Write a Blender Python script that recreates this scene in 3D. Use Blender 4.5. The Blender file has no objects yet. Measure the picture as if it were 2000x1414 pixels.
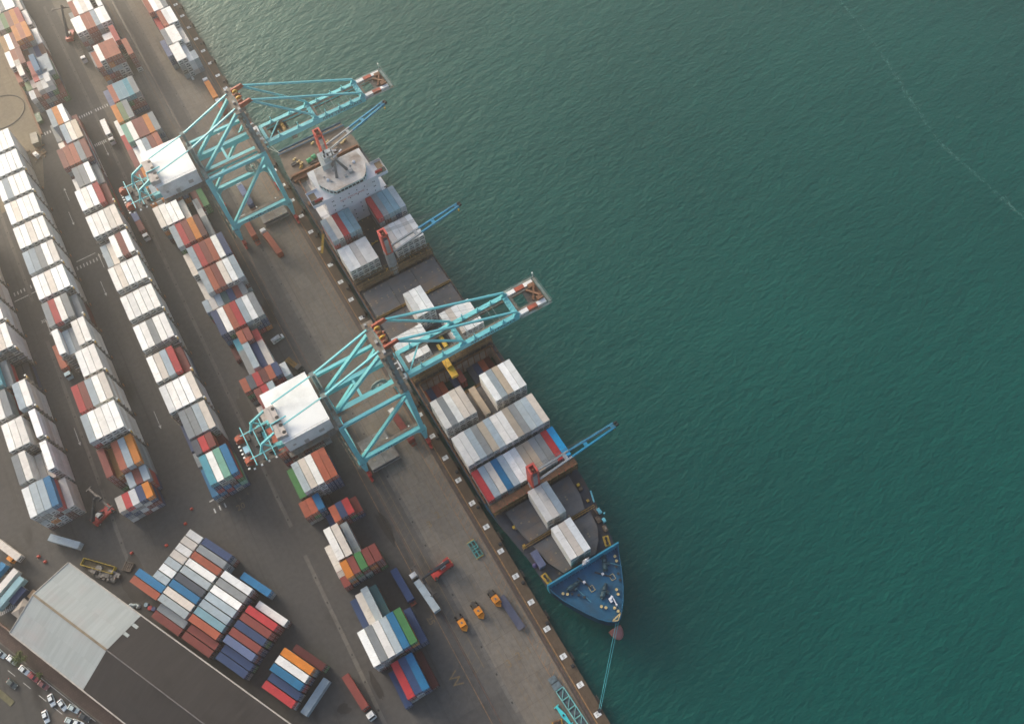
import bpy, math, random
from mathutils import Vector, Matrix
R = math.radians
S = bpy.context.scene
COL = S.collection
# ------------------------------------------------------------------ camera
cam_d = bpy.data.cameras.new("camera"); cam = bpy.data.objects.new("camera", cam_d); COL.objects.link(cam)
cam.location = (-21.64573, -12.41332, 286.93452)
cam.rotation_euler = (R(27.8358), R(4.34382), R(-30.161975))
cam_d.sensor_width = 36.0
cam_d.lens = 1683.83 / 2000 * 36
cam_d.shift_x = (1000 - 983.09) / 2000
cam_d.shift_y = (720.998 - 707) / 2000
cam_d.clip_start = 1.0; cam_d.clip_end = 6000
S.camera = cam
# ------------------------------------------------------------------ light
SUN_EL, SUN_AZ = 20.0, -19.0          # azimuth clockwise from +Y
sdir = Vector((math.sin(R(SUN_AZ)) * math.cos(R(SUN_EL)), math.cos(R(SUN_AZ)) * math.cos(R(SUN_EL)), math.sin(R(SUN_EL))))
W = bpy.data.worlds.new("World"); S.world = W; W.use_nodes = True
nt = W.node_tree
sky = nt.nodes.new("ShaderNodeTexSky"); sky.sky_type = 'NISHITA'; sky.sun_disc = False
sky.sun_elevation = R(SUN_EL); sky.sun_rotation = R(SUN_AZ)
sky.air_density = 1.0; sky.dust_density = 5.0; sky.ozone_density = 1.0
bg = nt.nodes["Background"]; bg.inputs["Strength"].default_value = 0.15
nt.links.new(sky.outputs[0], bg.inputs["Color"])
sl = bpy.data.lights.new("sun", 'SUN'); sl.energy = 2.2; sl.angle = R(28); sl.color = (1.0, 0.93, 0.83)
so = bpy.data.objects.new("sun", sl); COL.objects.link(so)
so.rotation_euler = (-sdir).to_track_quat('-Z', 'Y').to_euler()
so.location = sdir * 800
S.view_settings.view_transform = 'Standard'; S.view_settings.look = 'None'
S.view_settings.exposure = 1.05; S.view_settings.gamma = 1.0
S.render.engine = 'CYCLES'
S.cycles.use_denoising = True
S.cycles.max_bounces = 8; S.cycles.diffuse_bounces = 6; S.cycles.glossy_bounces = 2
S.cycles.volume_bounces = 0; S.cycles.transparent_max_bounces = 6
S.cycles.caustics_reflective = False; S.cycles.caustics_refractive = False
# ------------------------------------------------------------------ helpers
def link(o):
    COL.objects.link(o); return o
def tag(o, label=None, cat=None, group=None, kind=None):
    if label: o['label'] = label
    if cat: o['category'] = cat
    if group: o['group'] = group
    if kind: o['kind'] = kind
    return o
class MB:
    """collects shapes, then build() links them as ONE mesh object"""
    def __init__(s): s.v = []; s.f = []; s.m = []; s.mi = 0
    def add(s, vs, fs):
        n = len(s.v); s.v += [tuple(p) for p in vs]
        s.f += [tuple(i + n for i in f) for f in fs]; s.m += [s.mi] * len(fs); return s
    def box(s, x0, x1, y0, y1, z0, z1):
        return s.add([(x0,y0,z0),(x1,y0,z0),(x1,y1,z0),(x0,y1,z0),(x0,y0,z1),(x1,y0,z1),(x1,y1,z1),(x0,y1,z1)],
                     [(3,2,1,0),(4,5,6,7),(0,1,5,4),(1,2,6,5),(2,3,7,6),(3,0,4,7)])
    def cbox(s, cx, cy, cz, lx, ly, lz): return s.box(cx-lx/2, cx+lx/2, cy-ly/2, cy+ly/2, cz-lz/2, cz+lz/2)
    def quad(s, a, b, c, d): return s.add([a,b,c,d], [(0,1,2,3)])
    def prism(s, poly, z0, z1):
        n = len(poly)
        ar = sum(poly[i][0]*poly[(i+1)%n][1]-poly[(i+1)%n][0]*poly[i][1] for i in range(n))
        if ar < 0: poly = poly[::-1]
        return s.add([(x,y,z0) for x,y in poly]+[(x,y,z1) for x,y in poly],
            [tuple(range(n-1,-1,-1)), tuple(range(n,2*n))]+[(i,(i+1)%n,n+(i+1)%n,n+i) for i in range(n)])
    def loft(s, rings, cap=True):
        n = len(rings[0]); b = len(s.v); fs = []
        vs = [p for r in rings for p in r]
        for k in range(len(rings)-1):
            for i in range(n): fs.append((k*n+i, k*n+(i+1)%n, (k+1)*n+(i+1)%n, (k+1)*n+i))
        if cap: fs.append(tuple(range(n-1,-1,-1))); fs.append(tuple(range((len(rings)-1)*n, len(rings)*n)))
        return s.add(vs, fs)
    def bar(s, a, b, w, h=None, w2=None, h2=None, up=(0,0,1)):
        """box beam from a to b, w wide and h deep, tapering to w2 x h2"""
        h = h or w; w2 = w2 or w; h2 = h2 or h
        a = Vector(a); b = Vector(b); d = (b-a).normalized(); u = Vector(up)
        if abs(d.dot(u)) > .98: u = Vector((0,1,0))
        x = d.cross(u).normalized(); z = x.cross(d).normalized()
        q = []
        for p,ww,hh in ((a,w,h),(b,w2,h2)):
            q += [p-x*ww/2-z*hh/2, p+x*ww/2-z*hh/2, p+x*ww/2+z*hh/2, p-x*ww/2+z*hh/2]
        return s.add(q, [(3,2,1,0),(4,5,6,7),(0,1,5,4),(1,2,6,5),(2,3,7,6),(3,0,4,7)][0:1] + [(4,5,6,7),(0,1,5,4),(1,2,6,5),(2,3,7,6),(3,0,4,7)])
    def tube(s, a, b, r, n=8, r2=None):
        r2 = r if r2 is None else r2
        a = Vector(a); b = Vector(b); d = (b-a).normalized(); u = Vector((0,0,1)) if abs(d.z) < .9 else Vector((1,0,0))
        x = d.cross(u).normalized(); y = d.cross(x).normalized()
        r1 = [a+(x*math.cos(2*math.pi*i/n)+y*math.sin(2*math.pi*i/n))*r for i in range(n)]
        rr = [b+(x*math.cos(2*math.pi*i/n)+y*math.sin(2*math.pi*i/n))*r2 for i in range(n)]
        return s.loft([r1, rr])
    def path(s, pts, r, n=6):
        for a,b in zip(pts, pts[1:]): s.tube(a,b,r,n)
        return s
    def disc(s, c, r, h, n=16): return s.tube((c[0],c[1],c[2]), (c[0],c[1],c[2]+h), r, n)
    def dome(s, c, r, n=12, k=4, sz=1.0):
        rings = []
        for j in range(k+1):
            t = math.pi/2*j/k*0.98
            rings.append([(c[0]+r*math.cos(t)*math.cos(2*math.pi*i/n), c[1]+r*math.cos(t)*math.sin(2*math.pi*i/n), c[2]+r*sz*math.sin(t)) for i in range(n)])
        return s.loft(rings)
    def torus(s, c, r, t, n=14, k=6, axis='z'):
        rings = []
        for i in range(n):
            a = 2*math.pi*i/n; ring = []
            for j in range(k):
                b = 2*math.pi*j/k; q = (r+t*math.cos(b)); w = t*math.sin(b)
                p = (q*math.cos(a), q*math.sin(a), w)
                if axis == 'x': p = (p[2], p[0], p[1])
                elif axis == 'y': p = (p[0], p[2], p[1])
                ring.append((c[0]+p[0], c[1]+p[1], c[2]+p[2]))
            rings.append(ring)
        rings.append(rings[0]); return s.loft(rings, cap=False)
    def xform(s, M):
        s.v = [tuple(M @ Vector(p)) for p in s.v]; return s
    def build(s, name, mats, parent=None, smooth=False, loc=None, rot=None):
        me = bpy.data.meshes.new(name); me.from_pydata(s.v, [], s.f); me.update()
        mats = mats if isinstance(mats, (list,tuple)) else [mats]
        for m in mats: me.materials.append(m)
        if len(mats) > 1: me.polygons.foreach_set('material_index', s.m)
        if smooth: me.polygons.foreach_set('use_smooth', [True]*len(s.f))
        o = link(bpy.data.objects.new(name, me))
        if parent: o.parent = parent
        if loc: o.location = loc
        if rot is not None: o.rotation_euler = (0,0,rot)
        return o
def empty(name, loc=(0,0,0), rz=0.0):
    o = link(bpy.data.objects.new(name, None)); o.location = loc; o.rotation_euler = (0,0,rz); o.empty_display_size = .5; return o
def copy_tree(o, parent=None):
    c = o.copy(); COL.objects.link(c)
    if parent: c.parent = parent
    for ch in list(o.children): copy_tree(ch, c)
    return c
def text_mesh(name, s, size, mat, M, parent=None, ext=0.0, align='CENTER', sx=1.0, sp=1.0):
    cu = bpy.data.curves.new(name, 'FONT'); cu.body = s; cu.size = size; cu.align_x = align; cu.align_y = 'CENTER'; cu.extrude = ext; cu.resolution_u = 3
    cu.space_character = sp
    t = bpy.data.objects.new(name, cu); COL.objects.link(t)
    bpy.context.view_layer.update()
    me = bpy.data.meshes.new_from_object(t.evaluated_get(bpy.context.evaluated_depsgraph_get()))
    bpy.data.objects.remove(t); bpy.data.curves.remove(cu)
    me.transform(Matrix.Diagonal((sx,1,1,1))); me.transform(M); me.name = name
    me.materials.clear(); me.materials.append(mat)
    o = link(bpy.data.objects.new(name, me))
    if parent: o.parent = parent
    return o
def frame(origin, xdir, ydir):
    x = Vector(xdir).normalized(); y = Vector(ydir).normalized(); z = x.cross(y)
    return Matrix(((x.x,y.x,z.x,origin[0]),(x.y,y.y,z.y,origin[1]),(x.z,y.z,z.z,origin[2]),(0,0,0,1)))
# ------------------------------------------------------------------ materials
MATS = {}
def N(nt, t, **kw):
    n = nt.nodes.new(t)
    for k,v in kw.items(): setattr(n, k, v)
    return n
def mixrgb(nt, fac, a, b, mode='MIX'):
    m = N(nt, "ShaderNodeMix", data_type='RGBA', blend_type=mode); m.clamp_factor = True
    for inp,val in ((m.inputs[0],fac),(m.inputs[6],a),(m.inputs[7],b)):
        if isinstance(val, (int,float)): inp.default_value = val
        elif isinstance(val, tuple): inp.default_value = (*val[:3],1)
        else: nt.links.new(val, inp)
    return m.outputs[2]
def ramp(nt, src, a, b, inter='LINEAR'):
    r = N(nt, "ShaderNodeMapRange"); r.clamp = True
    r.inputs[1].default_value = a; r.inputs[2].default_value = b; nt.links.new(src, r.inputs[0]); return r.outputs[0]
def noise(nt, vec, scale, detail=4, rough=.55):
    n = N(nt, "ShaderNodeTexNoise"); n.inputs['Scale'].default_value = scale; n.inputs['Detail'].default_value = detail; n.inputs['Roughness'].default_value = rough
    if vec is not None: nt.links.new(vec, n.inputs['Vector'])
    return n.outputs['Fac']
def mapping(nt, vec, sc=(1,1,1), rz=0.0, loc=(0,0,0)):
    m = N(nt, "ShaderNodeMapping"); m.inputs['Scale'].default_value = sc; m.inputs['Rotation'].default_value = (0,0,rz); m.inputs['Location'].default_value = loc
    nt.links.new(vec, m.inputs['Vector']); return m.outputs[0]
def mat(name, c, rough=.6, metal=0.0, var=.25, dirt=None, dfac=.35, scale=.6, spec=.5, emit=None, bump=0.0):
    """paint or concrete with uneven tone (var) and patches of dirt"""
    if name in MATS: return MATS[name]
    m = bpy.data.materials.new(name); m.use_nodes = True; nt = m.node_tree; b = nt.nodes["Principled BSDF"]
    b.inputs['Roughness'].default_value = rough; b.inputs['Metallic'].default_value = metal; b.inputs['Specular IOR Level'].default_value = spec
    g = N(nt, "ShaderNodeNewGeometry").outputs['Position']
    n1 = noise(nt, g, scale, 5); 
    lo = tuple(x*(1-var) for x in c); hi = tuple(min(1,x*(1+var)) for x in c)
    col = mixrgb(nt, ramp(nt, n1, .3, .7), lo, hi)
    if dirt:
        n2 = noise(nt, g, scale*.45, 6, .65)
        col = mixrgb(nt, ramp(nt, n2, .56-.1*dfac, .70), col, dirt)
    nt.links.new(col, b.inputs['Base Color'])
    if emit: b.inputs['Emission Color'].default_value = (*emit[:3],1); b.inputs['Emission Strength'].default_value = emit[3]
    if bump:
        bp = N(nt, "ShaderNodeBump"); bp.inputs['Strength'].default_value = bump; bp.inputs['Distance'].default_value = .05
        nt.links.new(noise(nt, g, scale*6, 4), bp.inputs['Height']); nt.links.new(bp.outputs[0], b.inputs['Normal'])
    MATS[name] = m; return m
TEAL = mat('crane paint', (.15,.53,.56), .45, var=.10, dirt=(.17,.45,.46), scale=.25)
TEALD = mat('crane deck grey', (.15,.20,.19), .7, var=.3, dirt=(.16,.11,.07), scale=.5)
GRATE = mat('walkway grating', (.16,.145,.12), .8, var=.4, dirt=(.2,.11,.05), scale=.9)
REDO = mat('red lead paint', (.34,.065,.03), .55, var=.3, dirt=(.12,.04,.02), scale=.7)
RED = mat('signal red', (.42,.03,.025), .45, var=.15, dirt=(.2,.03,.02), scale=.8)
WHITE = mat('white paint', (.74,.73,.70), .42, var=.08, dirt=(.5,.46,.40), scale=.3)
ROOFW = mat('white sheet roof', (.82,.82,.79), .38, var=.05, dirt=(.62,.62,.58), scale=.12)
GREYP = mat('grey machinery paint', (.30,.31,.31), .6, var=.2, scale=.6)
PINKG = mat('beige cabinet paint', (.42,.37,.33), .6, var=.15, scale=.6)
BLACK = mat('black rubber', (.015,.015,.015), .8, var=.2)
DARK = mat('dark steel', (.045,.045,.045), .55, var=.4, dirt=(.10,.06,.04), scale=.8)
CABLE = mat('steel cable', (.10,.10,.10), .5, var=.1)
YEL = mat('yellow paint', (.55,.33,.03), .5, var=.2, dirt=(.2,.12,.03), scale=.8)
ORG = mat('orange paint', (.62,.20,.02), .5, var=.15, dirt=(.3,.1,.02), scale=.8)
LAMP = mat('floodlight housing', (.8,.8,.74), .35, var=.05)
INK = mat('black lettering', (.02,.022,.025), .6, var=.1)
NAVYT = mat('dark blue lettering', (.03,.05,.09), .6, var=.1)
GLASS = mat('dark glass', (.02,.03,.035), .08, var=.1)
REDT = mat('red lettering', (.45,.05,.03), .6, var=.1)
BROWNR = mat('rusty brown steel', (.17,.075,.035), .75, var=.35, dirt=(.07,.04,.025), scale=.9)
VIS = set([4,9,14,19,22,27,32,35,43,48,53,58,65,75,82,87,101,105,130,250,262,267,271,276,281,286,292,298,304,310,316,322,328,334,340,346,353,358,363,368,372,381,386,391,396,401,406,410,415,420,425,430,435,440,445,450,455,460,465,470,475,480,485,490,495,500,505,510,525,535,560,585,592,597,602,607,634,639,644,649,654,659,664,669,674,679,684,689,694,698,703,708,713,718,723,728,733,738,743,748,753,758,763,768,773,786,791,796,801,806,811,816,821,826,831,836,841,892,1116,1119,1122,1123,1124,1128,1132,1136,1140,1144,1148,1150,1151,1153,1156,1158,1162,1166,1170,1174,1178,1184,1188,1191,1193,1218,1222,1226,1230,1234,1238,1332,1336,1339,1342,1361,1365,1369,1373,1377,1381,1385,1412,1416,1420,1424,1428,1432,1435,1439,1443,1447,1451,1455,1459,1463,1467,1471,1475,1479,1486,1871,1874,1877,1880,1883,1886,1889,1892,1895,1898,1901,1903,1905,1908,1911,1914,1917,1920,1923,1926,1928,1930,1932,1935,1938,1941,1944,1947,1949,1951,1953,1956,1959,1962,1964,1966,1968,1969,1972,1975,1978,1981,1984,1987,1989,1991,1993,1995,1997,1999,2001,2003,2005,2007,2009,2011,2013,2016,2019,2022,2025,2028,2031,2034,2037,2040,2043,2046,2049,2052,2055,2058,2061,2064,2067,2068,2071,2074,2077,2080,2083,2116,2119,2122,2125,2128,2131,2134,2137,2156,2160,2164,2168,2172,2176,2180,2184,2188,2192])
HAZE = 0.0005
# ================================================================== the setting
def ground_mat(name, c, c2, big=.02, fine=.6, stain=(.03,.027,.025), sfac=.5, joint=None, rough=.9, stretch=1.0):
    m = bpy.data.materials.new(name); m.use_nodes = True; nt = m.node_tree; b = nt.nodes["Principled BSDF"]
    b.inputs['Roughness'].default_value = rough; b.inputs['Specular IOR Level'].default_value = .25
    g = N(nt, "ShaderNodeNewGeometry").outputs['Position']
    gs = mapping(nt, g, (1, 1/stretch, 1))
    col = mixrgb(nt, ramp(nt, noise(nt, gs, big, 6, .6), .35, .65), c, c2)
    col = mixrgb(nt, ramp(nt, noise(nt, gs, fine, 5, .6), .3, .7), tuple(x*.80 for x in c), col) if False else mixrgb(nt, .55, col, mixrgb(nt, ramp(nt, noise(nt, gs, fine, 6, .65), .3, .7), tuple(x*.72 for x in c), tuple(x*1.22 for x in c2)))
    st = mapping(nt, g, (.09, .022, 1))
    col = mixrgb(nt, ramp(nt, noise(nt, st, 1.0, 6, .62), .60, .74), col, stain)
    # old patches: rectangles of slightly different age
    br = N(nt, "ShaderNodeTexBrick"); br.offset = .37; br.squash = 1.0
    br.inputs['Scale'].default_value = 1.0; br.inputs['Mortar Size'].default_value = joint[2] if joint else 0.0
    br.inputs['Brick Width'].default_value = joint[0] if joint else 17; br.inputs['Row Height'].default_value = joint[1] if joint else 31
    br.inputs['Color1'].default_value = (.82,.82,.82,1); br.inputs['Color2'].default_value = (1.08,1.08,1.06,1); br.inputs['Mortar'].default_value = (.55,.53,.50,1)
    nt.links.new(g, br.inputs['Vector'])
    col = mixrgb(nt, .75, col, br.outputs['Color'], 'MULTIPLY')
    # tyre tracks along the lanes
    tr = mapping(nt, g, (.75, .012, 1))
    col = mixrgb(nt, ramp(nt, noise(nt, tr, 1.0, 3, .5), .60, .80), col, tuple(x*.62 for x in c))
    nt.links.new(col, b.inputs['Base Color'])
    bp = N(nt, "ShaderNodeBump"); bp.inputs['Strength'].default_value = .25; bp.inputs['Distance'].default_value = .03
    nt.links.new(noise(nt, g, 2.5, 5), bp.inputs['Height']); nt.links.new(bp.outputs[0], b.inputs['Normal'])
    return m
ASPH = ground_mat('yard asphalt', (.068,.066,.064), (.092,.088,.084))
CONC = ground_mat('apron concrete', (.165,.146,.123), (.20,.178,.15), joint=(5.2,7.6,.06), sfac=.3)
STRIP = ground_mat('lane asphalt', (.090,.086,.081), (.112,.106,.098))
COPE = ground_mat('quay cope concrete', (.095,.068,.047), (.125,.092,.064), joint=(9,12,.05), stain=(.06,.04,.03))
DRAIN = ground_mat('drain kerb concrete', (.125,.117,.106), (.15,.14,.127), joint=(6,4.6,.08))
ROADM = ground_mat('road asphalt', (.062,.060,.058), (.078,.075,.07))
PAVE = ground_mat('brown pavers', (.085,.060,.055), (.11,.08,.07), joint=(.8,.8,.06))
HATCHP = mat('worn orange paint', (.30,.15,.055), .85, var=.35, dirt=(.15,.12,.09), dfac=1.0, scale=1.2)
WORNW = mat('worn white paint', (.55,.54,.50), .85, var=.2, dirt=(.22,.20,.18), dfac=.6, scale=1.1)
WORNY = mat('worn yellow paint', (.20,.135,.065), .85, var=.3, dirt=(.14,.12,.09), dfac=1.0, scale=1.3)
MARKW = mat('marker white paint', (.72,.73,.71), .7, var=.06, dirt=(.5,.48,.44), scale=1.0)
QX = 1.9      # quay edge
WZ = -3.4     # water level
def sheet(name, m, x0, x1, y0, y1, z):
    b = MB(); b.quad((x0,y0,z),(x1,y0,z),(x1,y1,z),(x0,y1,z)); o = b.build(name, m); tag(o, kind='structure'); return o
g = MB(); g.box(-1500, QX-.9, -1300, 1900, -4.2, 0); tag(g.build('ground', ASPH), kind='structure')
g = MB(); g.box(QX-.9, QX, -1300, 1900, -4.1, .004); tag(g.build('quay_edge', COPE), kind='structure')
sheet('quay_apron', CONC, -20.4, -3.4, -300, 900, .006)
sheet('quay_pavement', COPE, -3.4, QX-.9, -300, 900, .008)
sheet('lane_pavement', STRIP, -27.6, -21.8, -300, 900, .006)
sheet('stack_pavement', CONC, -31.0, -27.7, 290, 900, .006); sheet('stack_pavement', ground_mat('glow-lightened yard concrete', (.135,.122,.103), (.165,.15,.127), joint=(6,11,.06)), -54, -31.0, 290, 900, .006)  # paler concrete strips, with the upper-left glow also painted into their tone
# water
def water_mat():
    m = bpy.data.materials.new('sea water'); m.use_nodes = True; nt = m.node_tree; b = nt.nodes["Principled BSDF"]
    b.inputs['Roughness'].default_value = .30; b.inputs['IOR'].default_value = 1.33; b.inputs['Specular Tint'].default_value = (.62,1.0,.94,1)
    g = N(nt, "ShaderNodeNewGeometry").outputs['Position']
    n = noise(nt, g, .008, 4)
    col = mixrgb(nt, ramp(nt, n, .3, .7), (.0012,.058,.050), (.0025,.074,.062))
    nt.links.new(col, b.inputs['Base Color'])
    w1 = noise(nt, mapping(nt, g, (.20,.36,1), R(-24)), 1.0, 4, .55)
    w2 = noise(nt, mapping(nt, g, (.55,1.0,1), R(-40)), 1.0, 4, .6)
    w3 = noise(nt, mapping(nt, g, (.045,.085,1), R(-16)), 1.0, 3, .5)
    a = N(nt, "ShaderNodeMath", operation='MULTIPLY_ADD'); nt.links.new(w2, a.inputs[0]); a.inputs[1].default_value = .45; nt.links.new(w1, a.inputs[2])
    a2 = N(nt, "ShaderNodeMath", operation='MULTIPLY_ADD'); nt.links.new(w3, a2.inputs[0]); a2.inputs[1].default_value = .9; nt.links.new(a.outputs[0], a2.inputs[2])
    bp = N(nt, "ShaderNodeBump"); bp.inputs['Strength'].default_value = 1.0; bp.inputs['Distance'].default_value = .55
    nt.links.new(a2.outputs[0], bp.inputs['Height']); nt.links.new(bp.outputs[0], b.inputs['Normal'])
    return m
sheet('water', water_mat(), QX+.002, 1500, -1300, 1900, WZ)
# rails: a groove of dark steel with rusty edges
for x in (-27.0, -2.6):
    b = MB(); b.box(x-.45,x+.45,-300,900,.010,.014); tag(b.build('crane_rail_bed', DARK), kind='structure')
    b = MB(); b.box(x-.07,x+.07,-300,900,.010,.06); tag(b.build('crane_rail', BROWNR), kind='structure')
b = MB(); b.box(-1.75,-1.45,-300,900,.010,.016); tag(b.build('quay_line', HATCHP), kind='structure')
b = MB(); b.box(-29.6,-29.45,-300,470,.010,.014); tag(b.build('lane_line', HATCHP), kind='structure')
# hatched safety strip beside the rail, lane lines on the apron
b = MB()
y = -60
while y < 560:
    b.quad((-6.6,y,.012),(-6.42,y,.012),(-4.0,y+1.9,.012),(-4.18,y+1.9,.012)); y += 2.4
for x in (-6.7,-3.9): b.box(x-.08,x+.08,-60,560,.010,.0135)
tag(b.build('safety_hatching', HATCHP), kind='structure')
b = MB()
rnd = random.Random(5)
for x in (-10.2,-13.6,-17.0):
    y = -60
    while y < 560:
        L = rnd.uniform(4,14); b.box(x-.06,x+.06,y,y+L,.010,.0135)
        if x == -10.2 or rnd.random() < .35:
            for k in range(int(L/2.4)): b.quad((x,y+k*2.4,.0145),(x+.14,y+k*2.4,.0145),(x+1.3,y+k*2.4+1.2,.0145),(x+1.16,y+k*2.4+1.2,.0145))
        y += L + rnd.uniform(.5,5)
tag(b.build('lane_markings', WORNY), kind='structure')
b = MB()
for y in range(40, 150, 3): b.quad((-26.4,y*1.0,.012),(-26.25,y*1.0,.012),(-23.6,y+1.4,.012),(-23.75,y+1.4,.012)); 
b.box(-26.5,-26.35,40,150,.011,.0145); b.box(-23.6,-23.45,40,150,.011,.0145)
tag(b.build('lane_hatching', WORNY), kind='structure')
# drains: kerb strip with grates
def drain(x, y0, y1, w=1.3, step=9.8):
    b = MB(); b.mi = 0; b.box(x-w/2, x+w/2, y0, y1, .012, .022)
    b.mi = 1; y = y0 + 3
    while y < y1-1: b.box(x-.28,x+.28,y-.35,y+.35,.022,.028); y += step
    tag(b.build('drain_channel', [DRAIN, BLACK]), kind='structure')
drain(-21.1,-300,640); drain(-58.6,-300,104); drain(-58.6,116,440); drain(-113.3,120,166); drain(-113.3,168,240); drain(-113.3,262,420)
# painted markings in the yard
def zebra(x0, x1, y, n, w=.45, l=1.9):
    for k in range(n):
        x = x0 + (x1-x0)*k/max(1,n-1); ZB.box(x-w/2,x+w/2,y-l/2,y+l/2,.012,.016)
ZB = MB()
zebra(-65.5,-51.8,352.5,13); zebra(-66,-76,352,8); zebra(-64.5,-59.5,331,7); zebra(-92,-80.5,268,9); zebra(-119,-110.5,270,7); zebra(-80,-76,136,3); zebra(-152,-158,141,10); zebra(-84,-79,352,5)
ZB.box(-91.5,-83,271.3,271.8,.012,.016); ZB.box(-120,-107.5,266.2,266.6,.012,.016); ZB.box(-80.5,-75.5,140,140.4,.012,.016)
def arrow(x, y, s=1, l=7):
    ZB.box(x-.12,x+.12,min(y,y+s*l),max(y,y+s*l),.012,.016); t = y+s*l
    ZB.add([(x-.55,t,.012),(x+.55,t,.012),(x,t+s*1.6,.012)], [(0,1,2) if s>0 else (0,2,1)])
arrow(-85.5,256,-1); arrow(-82.0,262,1); arrow(-86.5,300,-1); arrow(-84.4,306,1); arrow(-110,286,-1); arrow(-111,250,-1); arrow(-86,186,-1); arrow(-115,196,-1); arrow(-61,330,-1); arrow(-113.5,240,-1)
for x,y,l in ((-12.5,352,2.2),(-10.9,347,6),(-13.2,305,2),(-13,288,6)): ZB.box(x-.5,x+.5,y-l/2,y+l/2,.012,.016)
tag(ZB.build('road_markings', WORNW), kind='structure')
b = MB()
for k,(x,y) in enumerate(((-74.4,135.6),(-71.2,135.6),(-68.2,135.6))): pass
def paint_text(s, x, y, size, m, up=(0,1), z=.02):
    u = Vector((up[0],up[1],0)).normalized(); r = Vector((u.y,-u.x,0))
    o = text_mesh('painted_number', s, size, m, frame((x,y,z), r, u)); tag(o, kind='structure'); return o
paint_text('20',-71.3,132.4,3.2,WORNY,(0,1)); paint_text('3',-70.5,135.3,1.5,WORNY); paint_text('4',-67.3,135.6,1.5,WORNY)
for s,x in (('1',-5.9+.2),('2',-10.6),('3',-15.2)): pass
paint_text('1',-8.4,37.2,3.6,WORNY,(0,1)); paint_text('2',-12.2,37.4,3.6,WORNY,(0,1)); paint_text('3',-16.0,37.0,3.6,WORNY,(0,1))
paint_text('1',-8.2,93.5,3.6,WORNY); paint_text('2',-12.4,92.5,3.6,WORNY); paint_text('3',-16.4,91.0,3.6,WORNY)
paint_text('30',-112,250,2.2,WORNW,(0,1)); paint_text('W',-33.4,41.5,5.0,WORNY,(1,.1)); paint_text('25',-31.4,62,3,WORNY,(1,0))
# quay markers with their metre numbers
MK = MB(); MK.box(-1.05,1.05,-.8,.8,.010,.030)
mk_mesh = None
for k in range(1, 46):
    if mk_mesh is None:
        o = MK.build('quay_marker', MARKW); mk_mesh = o.data
    else: o = link(bpy.data.objects.new('quay_marker', mk_mesh))
    o.location = (0, k*10, 0)
    s = '%03d' % (k*10)
    tag(o, 'white square painted on the quay edge with the black number ' + s, 'quay marker', 'numbered squares along the quay edge')
    text_mesh('number', s, .98, INK, frame((0,0,.036), (0,1,0), (-1,0,0)), o, sx=.82)
# dark wet stains on the tarmac and a foam line on the water
def blob(name, m, cx, cy, rx, ry, z, seed, n=40, kind='structure'):
    r = random.Random(seed); ph = [r.uniform(0,6.28) for _ in range(6)]; b = MB(); vs = [(cx,cy,z)]
    for i in range(n):
        a = 2*math.pi*i/n; q = 1 + sum(.22/(j+1)*math.sin((j+2)*a+ph[j]) for j in range(6))
        vs.append((cx+rx*q*math.cos(a), cy+ry*q*math.sin(a), z))
    b.add(vs, [(0,i+1,(i+1)%n+1) for i in range(n)]); return tag(b.build(name, m), kind=kind)
STAIN = ground_mat('wet stained asphalt', (.030,.027,.026), (.045,.040,.036), rough=.55)
blob('oil_stain', STAIN, -55.2,167,1.9,10,.014,1); blob('oil_stain', STAIN, -54.6,150,1.8,7,.0145,7); blob('oil_stain', STAIN, -30.5,203,2.2,6,.014,2); blob('oil_stain', STAIN, -56,53,.9,6,.014,3)
blob('oil_stain', STAIN, -30,98,1.3,8,.014,4); blob('oil_stain', STAIN, -68,52,2.2,1.6,.014,5); blob('oil_stain', STAIN, -113.5,127.5,5.2,6.8,.030,6)
# ================================================================== containers
CC = {'W':((.80,.80,.77),'white'),'w':((.70,.69,.66),'off-white'),'e':((.58,.53,.47),'beige'),'E':((.40,.33,.25),'tan'),'g':((.40,.46,.48),'pale grey'),
 'G':((.265,.28,.28),'grey'),'S':((.075,.085,.105),'slate'),'k':((.025,.023,.026),'black-topped'),'b':((.028,.06,.15),'navy blue'),'B':((.012,.17,.34),'bright blue'),
 'C':((.005,.34,.62),'vivid cyan-blue'),'t':((.08,.36,.43),'turquoise'),'T':((.045,.13,.13),'dark teal'),'s':((.22,.38,.43),'steel blue'),'l':((.15,.19,.32),'lavender blue'),
 'r':((.46,.035,.04),'bright red'),'R':((.235,.048,.038),'brown-red'),'d':((.11,.020,.018),'dark red'),'o':((.64,.215,.022),'orange'),'O':((.40,.098,.050),'terracotta'),
 'y':((.36,.18,.045),'ochre'),'n':((.055,.20,.06),'green'),'N':((.20,.27,.12),'olive green'),'m':((.22,.48,.36),'mint green')}
REEF = set('WweE'); FILL = 'RRObgGwdnrGb'
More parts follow.
